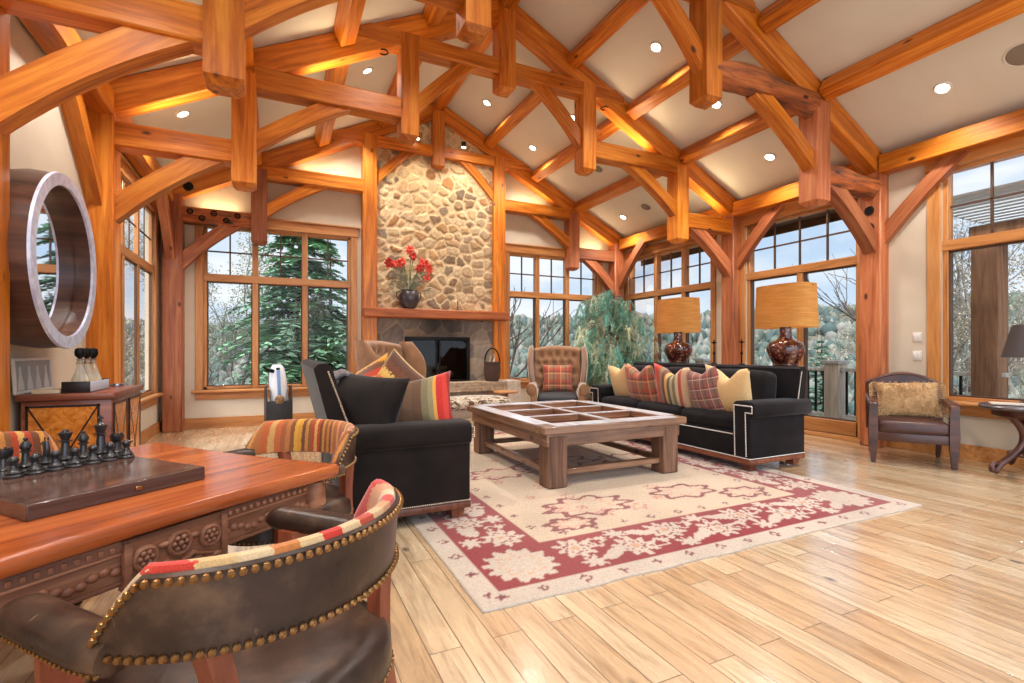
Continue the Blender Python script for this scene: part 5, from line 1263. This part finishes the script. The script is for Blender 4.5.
def barrel_chair(label, loc, rz, kil, full=True):
    t = thing('barrel_chair', label, 'chair', loc, rz, 'barrel chairs around the games table'); rx, ry = .385, .365
    def plan(a, k=1.0):     # a: 0 front tip of +x arm ... 1 tip of -x arm
        if a < .26: return Vector((rx * k * (1 - .03 * (1 - a / .26)), .34 * (1 - a / .26), 0))
        if a > .74: return Vector((-rx * k * (1 - .03 * ((a - .74) / .26)), .34 * ((a - .74) / .26), 0))
        q = -PI * (a - .26) / .48; return Vector((rx * k * math.cos(q), ry * k * math.sin(q), 0))
    def nrm(a):
        d = (plan(min(a + .004, 1)) - plan(max(a - .004, 0))).normalized(); return Vector((d.y, -d.x, 0)) * -1
    zb, ztp = .635, .815
    def top(a): 
        s = min((a - .28) / .045, (.72 - a) / .045, 1); return zb + .035 + (ztp - zb - .035) * max(0, min(1, s)) ** .8 + .012 * math.sin(PI * (a - .26) / .48)
    N = 48; aa = [.28 + .44 * i / N for i in range(N + 1)]
    ob = MB(); ib = MB(); sgn = 1
    outv = lambda a: (nrm(a) if nrm(a).dot(plan(a)) > 0 else -nrm(a))
    flare = lambda a: .025
    OR, IR = [], []
    for a in aa:
        p, n, zt_ = plan(a), outv(a), top(a); r = .030
        OR.append([p + n * (.004) + Vector((0, 0, zb)), p + n * .016 + Vector((0, 0, zb)), p + n * (.016 + .012 * (zt_ - zb) / .18) + Vector((0, 0, zt_ - .012)), p + n * (.008 + .012 * (zt_ - zb) / .18) + Vector((0, 0, zt_ - .006))])
        tt = n * (.012 * (zt_ - zb) / .18)
        IR.append([p + n * .006 + tt * .2 + Vector((0, 0, zb + .005)), p + n * .006 + tt + Vector((0, 0, zt_ - .008)), p + n * .002 + tt + Vector((0, 0, zt_ + .006)), p - n * .012 + tt + Vector((0, 0, zt_ + .009)), p - n * .028 + tt * .8 + Vector((0, 0, zt_ + .001)), p - n * .037 + tt * .6 + Vector((0, 0, zt_ - .03)), p - n * .037 + Vector((0, 0, (zb + zt_) / 2)), p - n * .040 + Vector((0, 0, zb + .01)), p - n * .02 + Vector((0, 0, zb + .002))])
    ob.loft(OR); ob_ = build('back_outside', ob, LEA, t, ang=40); ib.loft(IR); build('back_inside', ib, kil, t, ang=60)
    nl = MB(); e = .021
    nails(nl, [plan(a) + outv(a) * e + Vector((0, 0, zb + .012)) for a in aa], .0215, .0092)
    nails(nl, [plan(a) + outv(a) * (e + .012 * (top(a) - zb) / .18) + Vector((0, 0, top(a) - .020)) for a in aa], .0215, .0092)
    build('nailhead_trim', nl, BRASS, t)
    for sg in (0, 1):
        R = []; M_ = 16; tips = [0 + (.295 - 0) * i / M_ for i in range(M_ + 1)]
        for i, a0 in enumerate(tips):
            a = a0 if sg == 0 else 1 - a0; p, n = plan(a), outv(a); k = min(1, .45 + i * .30) ; w, h = .056 * k, .041 * k; zc = .642
            R.append([p - n * .012 + n * w * math.cos(q) + Vector((0, 0, zc + h * math.sin(q) - (.012 if i == 0 else 0))) for q in [2 * PI * j / 18 for j in range(18)]])
        build('arm', MB().loft(R), LEA, t, ang=60)
        na = MB(); nails(na, [plan(a if sg == 0 else 1 - a) + outv(a if sg == 0 else 1 - a) * .036 + Vector((0, 0, .620)) for a in tips[1:]], .017, .006); build('arm_nailheads', na, BRASS, t)
        for nm, x, y, zt_, sp in (('front', .335, .20, .62, .0), ('rear', .28, -.225, .645, -.03)):
            x = x if sg == 0 else -x; l = MB()
            R2 = []
            for u in range(9):
                v = u / 8; z = .06 + (zt_ - .06) * v; q = (.024 + .010 * v) if nm == 'front' else (.019 + .007 * v); off = sp * (1 - v) ** 2 * 1.2 - (0.015 * math.sin(PI * v) if nm == 'rear' else 0)
                R2.append([(x * (1 - .12 * math.sin(PI * min(max((1 - v) * 1.25, 0), 1)) * (nm == 'rear')) + kx * q, y + off + ky * q, z) for kx, ky in ((-1, -1), (1, -1), (1, 1), (-1, 1))])
            l.loft(R2); lg = build('leg', l, LEG, t, ang=30)
            cx, cy = x, y + sp * 1.2
            ca = MB(); ca.cyl((cx - .012, cy, .026), (cx + .012, cy, .026), .026, n=16); build('caster', ca, IRON, lg)
            ca = MB(); ca.cyl((cx, cy, .045), (cx, cy, .075), .022, .026, 14); ca.cyl((cx - .016, cy, .026), (cx + .016, cy, .026), .012, n=10); build('caster_fork', ca, CHROME, lg)
    sb = MB(); P = []
    for i in range(40):
        q = 2 * PI * i / 40; x = math.copysign(abs(math.cos(q)) ** .75, math.cos(q)) * .325; y = math.copysign(abs(math.sin(q)) ** .75, math.sin(q)) * .355; P.append((x, y))
    R = [[(x * k, y * k - .01, z) for x, y in P] for z, k in ((.34, .96), (.345, 1), (.39, 1.0), (.43, .99), (.455, .94), (.47, .82), (.478, .5), (.48, .12))]
    sb.loft(R); build('seat', sb, LEA, t, ang=50)
    ns = MB(); nails(ns, [(x * 1.005, y * 1.005 - .01, .355) for x, y in P] + [(P[0][0] * 1.005, P[0][1] - .01, .355)], .022, .006); build('seat_nailheads', ns, BRASS, t)
    return t
barrel_chair('worn leather barrel chair in the foreground with red and cream kilim top', (-.065, 1.547, 0), .722, KILIM_R)
barrel_chair('barrel chair with orange striped kilim back behind the table corner', (.01, 2.94, 0), math.atan2(-.56, -.83) - PI / 2, KILIM)
barrel_chair('barrel chair mostly hidden behind the chessmen, orange top showing', (-1.27, 3.06, 0), ROT + PI, KILIM)
# ------------------------------------------------------------------ outside: deck, porch, hills, trees
DECK = wood('grey_deck_board', srgb(136, 128, 120), srgb(180, 172, 162), srgb(206, 200, 190), .8, knots=False)
mb = MB()
for i in range(14): mb.box((7.55 + .145 * i, 3.2, -.08), (.137, 13.0, .03))
structure('ground_deck', mb, DECK)
GP = wood('grey_cedar_post', srgb(120, 106, 92), srgb(166, 150, 132), srgb(192, 178, 160), .8, knots=False, axis='z')
rail_y = (8.6, 5.55, 3.1, -.2)
rn = ('railing section of the deck beyond the far window', 'deck railing section seen through the glass doors', 'deck railing section behind the porch column')
for i in range(3):
    a, b = rail_y[i + 1], rail_y[i]
    t = thing('deck_railing', 'grey wooden ' + rn[i], 'railing', (9.05, (a + b) / 2, -.065), 0, 'deck railing')
    h = (b - a) / 2 - .13
    for z in (.98, .16): q = MB(); q.box((0, 0, z), (.09, 2 * h, .06), .006); build('rail', q, DECK, t)
    n = int(2 * h / .14)
    for k in range(n): q = MB(); q.box((0, -h + 2 * h * (k + .5) / n, .57), (.03, .03, .78)); build('baluster', q, IRON, t)
for y, lb in ((5.55, 'thick grey railing post with cap outside the glass doors'), (8.6, 'thick grey railing post at the far end of the deck')):
    t = thing('railing_post', lb, 'post', (9.05, y, -.065), 0, 'railing posts'); q = MB(); q.box((0, 0, .54), (.25, .25, 1.08), .01); build('shaft', q, GP, t); q = MB(); q.box((0, 0, 1.11), (.32, .32, .06), .012); build('cap', q, DECK, t)
PORCH = wood('porch_timber', srgb(88, 58, 40), srgb(132, 92, 64), srgb(160, 118, 86), .7, axis='z')
for y, lb, w in ((3.42, 'stout brown porch column seen through the big window', .30), (2.95, 'second brown porch column nearer the picture edge', .26)):
    t = thing('porch_column', lb, 'column', (9.05 if y > 3.2 else 9.6, y if y > 3.2 else 3.02, -.065), 0, 'porch columns'); q = MB(); q.box((0, 0, 1.4), (w, w, 2.8), .012); build('shaft', q, PORCH, t); q = MB(); q.box((0, 0, .08), (w + .08, w + .08, .16), .01); build('plinth', q, PORCH, t)
q = MB(); q.box((9.05, 1.0, 2.87), (.26, 5.2, .28), .01); structure('lintel_porch', q, PORCH)
q = MB()
for i in range(11): q.box((7.5 + .19 * i, 1.0, 3.12), (.105, 5.2, .03))
structure('ceiling_porch', q, plain('white_beadboard', srgb(206, 212, 216), .7))
q = MB(); q.box((8.5, 3.62, 3.2), (2.3, .08, .12)); q.box((8.5, 1.2, 3.2), (2.3, .08, .12)); q.box((9.70, 1.0, 3.08), (.06, 5.4, .28)); structure('roof_porch', q, plain('brown_soffit', srgb(84, 62, 46), .8))
q = MB(); q.box((7.75, 6.6, 3.47), (.66, 6.0, .06)); q.box((8.07, 6.6, 3.42), (.05, 6.0, .2)); structure('roof_eave', q, plain('brown_eave', srgb(92, 66, 46), .8))

def hill_h(x, y, a, R, ph):
    h = -3.2 - .02 * R
    rise = 1 / (1 + math.exp(-(R - 70) / 16)); rid = sum(math.sin(a * (2.1 + 1.7 * j) + ph[j]) / (1 + .6 * j) for j in range(6))
    side = max(0, math.cos(a - .35)); h += rise * (9.0 + 2.4 * rid + 6.5 * side ** 2) + .35 * math.sin(x * .5 + ph[7]) * math.sin(y * .43)
    return h + rise * .5 * math.sin(x * .9) * math.cos(y * .8)
def hills():
    nA, nR = 200, 46; V = []; Cl = []
    R_ = [14 * (1.085 ** k) for k in range(nR)]
    rr = np.random.default_rng(9); ph = rr.uniform(0, 6, 12)
    for k, R in enumerate(R_):
        for i in range(nA + 1):
            a = math.radians(-35 + 215 * i / nA); x, y = 3 + R * math.cos(a), 3 + R * math.sin(a)
            h = hill_h(x, y, a, R, ph)
            V.append((x, y, h)); n = .5 + .5 * math.sin(x * .31 + 2 * math.sin(y * .27)) * math.cos(y * .23 + ph[8]); q = n * .6 + .4 * rr.random()
            far = min(R / 260, 1); c = np.array(srgb(84, 84, 66)[:3]) * (1 - q) + np.array(srgb(128, 116, 94)[:3]) * q
            Cl.append(c)
    F = [(k * (nA + 1) + i, k * (nA + 1) + i + 1, (k + 1) * (nA + 1) + i + 1, (k + 1) * (nA + 1) + i) for k in range(nR - 1) for i in range(nA)]
    mb = MB(); mb.v = V; mb.f = F; M = attr_mat('scrub_hillside', 1, .9, .85, 0); o = structure('terrain_hills', mb, M, ang=0, fix=False); set_cols(o, np.array(Cl))
    V, F, Cc = [], [], []; r = random.Random(77); cols = [np.array(srgb(*c)[:3]) for c in ((84, 94, 82), (98, 104, 90), (116, 114, 100), (128, 124, 112), (78, 92, 86))]
    for i in range(9500):
        R = 30 * (4.2 ** r.random()); a = math.radians(r.uniform(-20, 115)); x, y = 3 + R * math.cos(a), 3 + R * math.sin(a); z = hill_h(x, y, a, R, ph) - .2; hh = r.uniform(.5, 1.25) * (1 + R / 160); w = hh * r.uniform(.28, .6); c = r.choice(cols) * r.uniform(.85, 1.25); b = len(V); rd = r.random() < .5
        for zz, k in (((0, .8), (.45, 1.0), (.8, .7)) if rd else ((0, 1.0), (.4, .66), (.75, .3))):
            for j in range(6): q = j * PI / 3 + r.uniform(-.2, .2); V.append((x + w * k * math.cos(q) * r.uniform(.8, 1.15), y + w * k * math.sin(q) * r.uniform(.8, 1.15), z + hh * zz))
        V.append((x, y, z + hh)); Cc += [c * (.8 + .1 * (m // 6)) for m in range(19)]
        for k in range(2):
            for j in range(6): F.append((b + k * 6 + j, b + k * 6 + (j + 1) % 6, b + k * 6 + 6 + (j + 1) % 6, b + k * 6 + 6 + j))
        for j in range(6): F.append((b + 12 + j, b + 12 + (j + 1) % 6, b + 18))
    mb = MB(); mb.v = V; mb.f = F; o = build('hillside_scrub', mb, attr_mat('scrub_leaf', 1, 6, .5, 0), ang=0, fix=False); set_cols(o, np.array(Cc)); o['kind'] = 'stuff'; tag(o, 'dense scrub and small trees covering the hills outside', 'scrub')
hills()
BARK = plain('dark_bark', srgb(92, 78, 66), .95, c2=srgb(66, 54, 44), scale=20); PALEB = plain('pale_bark', srgb(150, 142, 132), .95, c2=srgb(120, 110, 100), scale=20)
NEEDLE = attr_mat('spruce_needles', .9, 3, .2, 0)
def conifer(label, loc, h, R, seed, col=(74, 106, 88), dens=1.0):
    t = thing('conifer_tree', label, 'tree', loc, 0, 'evergreen trees outside'); r = random.Random(seed)
    tk = MB(); tk.tube([(0, 0, 0), (.03, 0, h * .5), (0, 0, h * .98)], [R * .09, R * .05, .01], 8); V, F, Cc = [], [], []
    lev = int(30 * dens)
    for L in range(lev):
        u = (L + .5) / lev; z = h * (.05 + .93 * u); rad = R * (1 - u) ** .85 * r.uniform(.85, 1.1) + .08
        for b in range(int(11 - 5 * u)):
            a = r.uniform(0, 2 * PI); l = rad * r.uniform(.75, 1.1); d = Vector((math.cos(a), math.sin(a), 0)); pts = [Vector((0, 0, z)) + d * l * s + Vector((0, 0, l * (.12 * s - .42 * s * s))) for s in (0, .25, .5, .75, 1)]
            tk.tube([pts[0], pts[2], pts[4]], [.018, .012, .004], 4)
            sdv = Vector((-d.y, d.x, 0)); tone = np.array(srgb(*col)[:3]) * r.uniform(1.1, 2.6)
            for s in range(int(34 * dens)):
                v = r.uniform(.12, 1); i = min(int(v * 4), 3); p = pts[i].lerp(pts[i + 1], v * 4 - i); w = .38 * l * (1.05 - v) + .10
                side = r.choice((-1, 1)); e = p + sdv * side * w * r.uniform(.4, 1) + d * w * .55 + Vector((0, 0, r.uniform(-.22, .02) * (w + .2)))
                ax = (e - p); q = ax.cross(Vector((r.uniform(-.4, .4), r.uniform(-.4, .4), 1))).normalized() * (.035 + .02 * r.random()); m = p.lerp(e, .55)
                k = len(V); V += [tuple(p), tuple(m - q), tuple(e), tuple(m + q)]; F.append((k, k + 1, k + 2, k + 3)); Cc += [tone * r.uniform(.8, 1.2)] * 4
    build('trunk', tk, BARK, t); mb = MB(); mb.v = V; mb.f = F; o = build('foliage', mb, NEEDLE, t, ang=0, fix=False); set_cols(o, np.array(Cc)); return t
def bare_tree(label, loc, h, seed, bark=None, spread=.5, leafy=0, lc=(170, 160, 130), depth=5, lean=(0, 0)):
    t = thing('bare_tree', label, 'tree', loc, 0, 'leafless trees outside'); r = random.Random(seed); tk = MB(); V, F = [], []
    def grow(p, d, L, rad, lv):
        pts = [p]; 
        for k in range(4): d = (d + Vector((r.uniform(-.2, .2), r.uniform(-.2, .2), r.uniform(-.08, .16)))).normalized(); pts.append(pts[-1] + d * L / 4)
        tk.tube(pts, [rad * (1 - .11 * k) for k in range(5)], 6 if lv < 2 else 4)
        if lv >= depth - 1 and leafy:
            for k in range(leafy):
                c = pts[r.randint(1, 4)] + Vector((r.uniform(-.25, .25), r.uniform(-.25, .25), r.uniform(-.25, .25))); a = Vector((r.uniform(-1, 1), r.uniform(-1, 1), r.uniform(-1, 1))).normalized(); b = a.cross(Vector((.3, .5, .8))).normalized(); s = r.uniform(.016, .036)
                q = len(V); V.extend([tuple(c - a * s), tuple(c - b * s * .6), tuple(c + a * s), tuple(c + b * s * .6)]); F.append((q, q + 1, q + 2, q + 3))
        if lv < depth:
            for k in range(3 if lv else 4):
                i = r.randint(2, 4); nd = (d + Vector((r.uniform(-1, 1), r.uniform(-1, 1), r.uniform(-.2, .7))) * spread * 1.3).normalized(); grow(pts[i], nd, L * r.uniform(.55, .8), max(rad * .55, .006), lv + 1)
    grow(Vector((0, 0, 0)), Vector((lean[0], lean[1], 1)).normalized(), h * .38, h * .018, 0)
    build('branches', tk, bark or BARK, t)
    if leafy: mb = MB(); mb.v = V; mb.f = F; build('dry_leaves', mb, plain('dry_leaf_%d' % seed, srgb(*lc), .9, c2=tuple(q * .7 for q in srgb(*lc)[:3]) + (1,), scale=1.5), t, ang=0, fix=False)
    return t
conifer('big blue-green spruce filling the middle and right panes of the left back window', (.55, 13.4, -3.0), 9.6, 2.7, 1, (96, 126, 96), 1.6)
conifer('smaller spruce standing behind the big blue-green spruce', (1.9, 20.5, -3.2), 9.0, 2.2, 2, (96, 124, 100), .8)
bare_tree('pale leafless tree with grey twigs in the left pane of the back window', (-1.15, 13.2, -3.0), 7.4, 5, PALEB, .58, 60, (186, 184, 160), 5)
bare_tree('slim bare tree leaning across the panes of the back window beside the tree', (4.6, 14.5, -3.2), 8.5, 8, BARK, .45, 0, depth=4, lean=(.35, 0))
conifer('spruce standing on the slope behind the weeping tree corner', (10.3, 15.2, -3.3), 6.6, 1.8, 3, (92, 116, 104), .8)
conifer('spruce seen through the windows behind the far table lamp', (15.2, 13.5, -3.4), 6.0, 1.9, 4, (90, 118, 98), .8)
conifer('low spruce beyond the deck, left of the near table lamp', (17.5, 11.2, -3.4), 5.2, 1.8, 5, (86, 112, 92), .8)
bare_tree('bare tree with fine branches above the hills behind the glass doors', (14.5, 7.6, -3.3), 8.2, 12, BARK, .6, 0, depth=5)
bare_tree('autumn tree with sparse pale leaves left of the porch column', (13.5, 4.75, -3.3), 7.6, 14, PALEB, .6, 14, (190, 176, 150), 5)
bare_tree('autumn tree with sparse pale leaves beyond the porch at the picture edge', (14.4, 4.0, -3.3), 7.2, 17, PALEB, .6, 14, (176, 168, 140), 5)
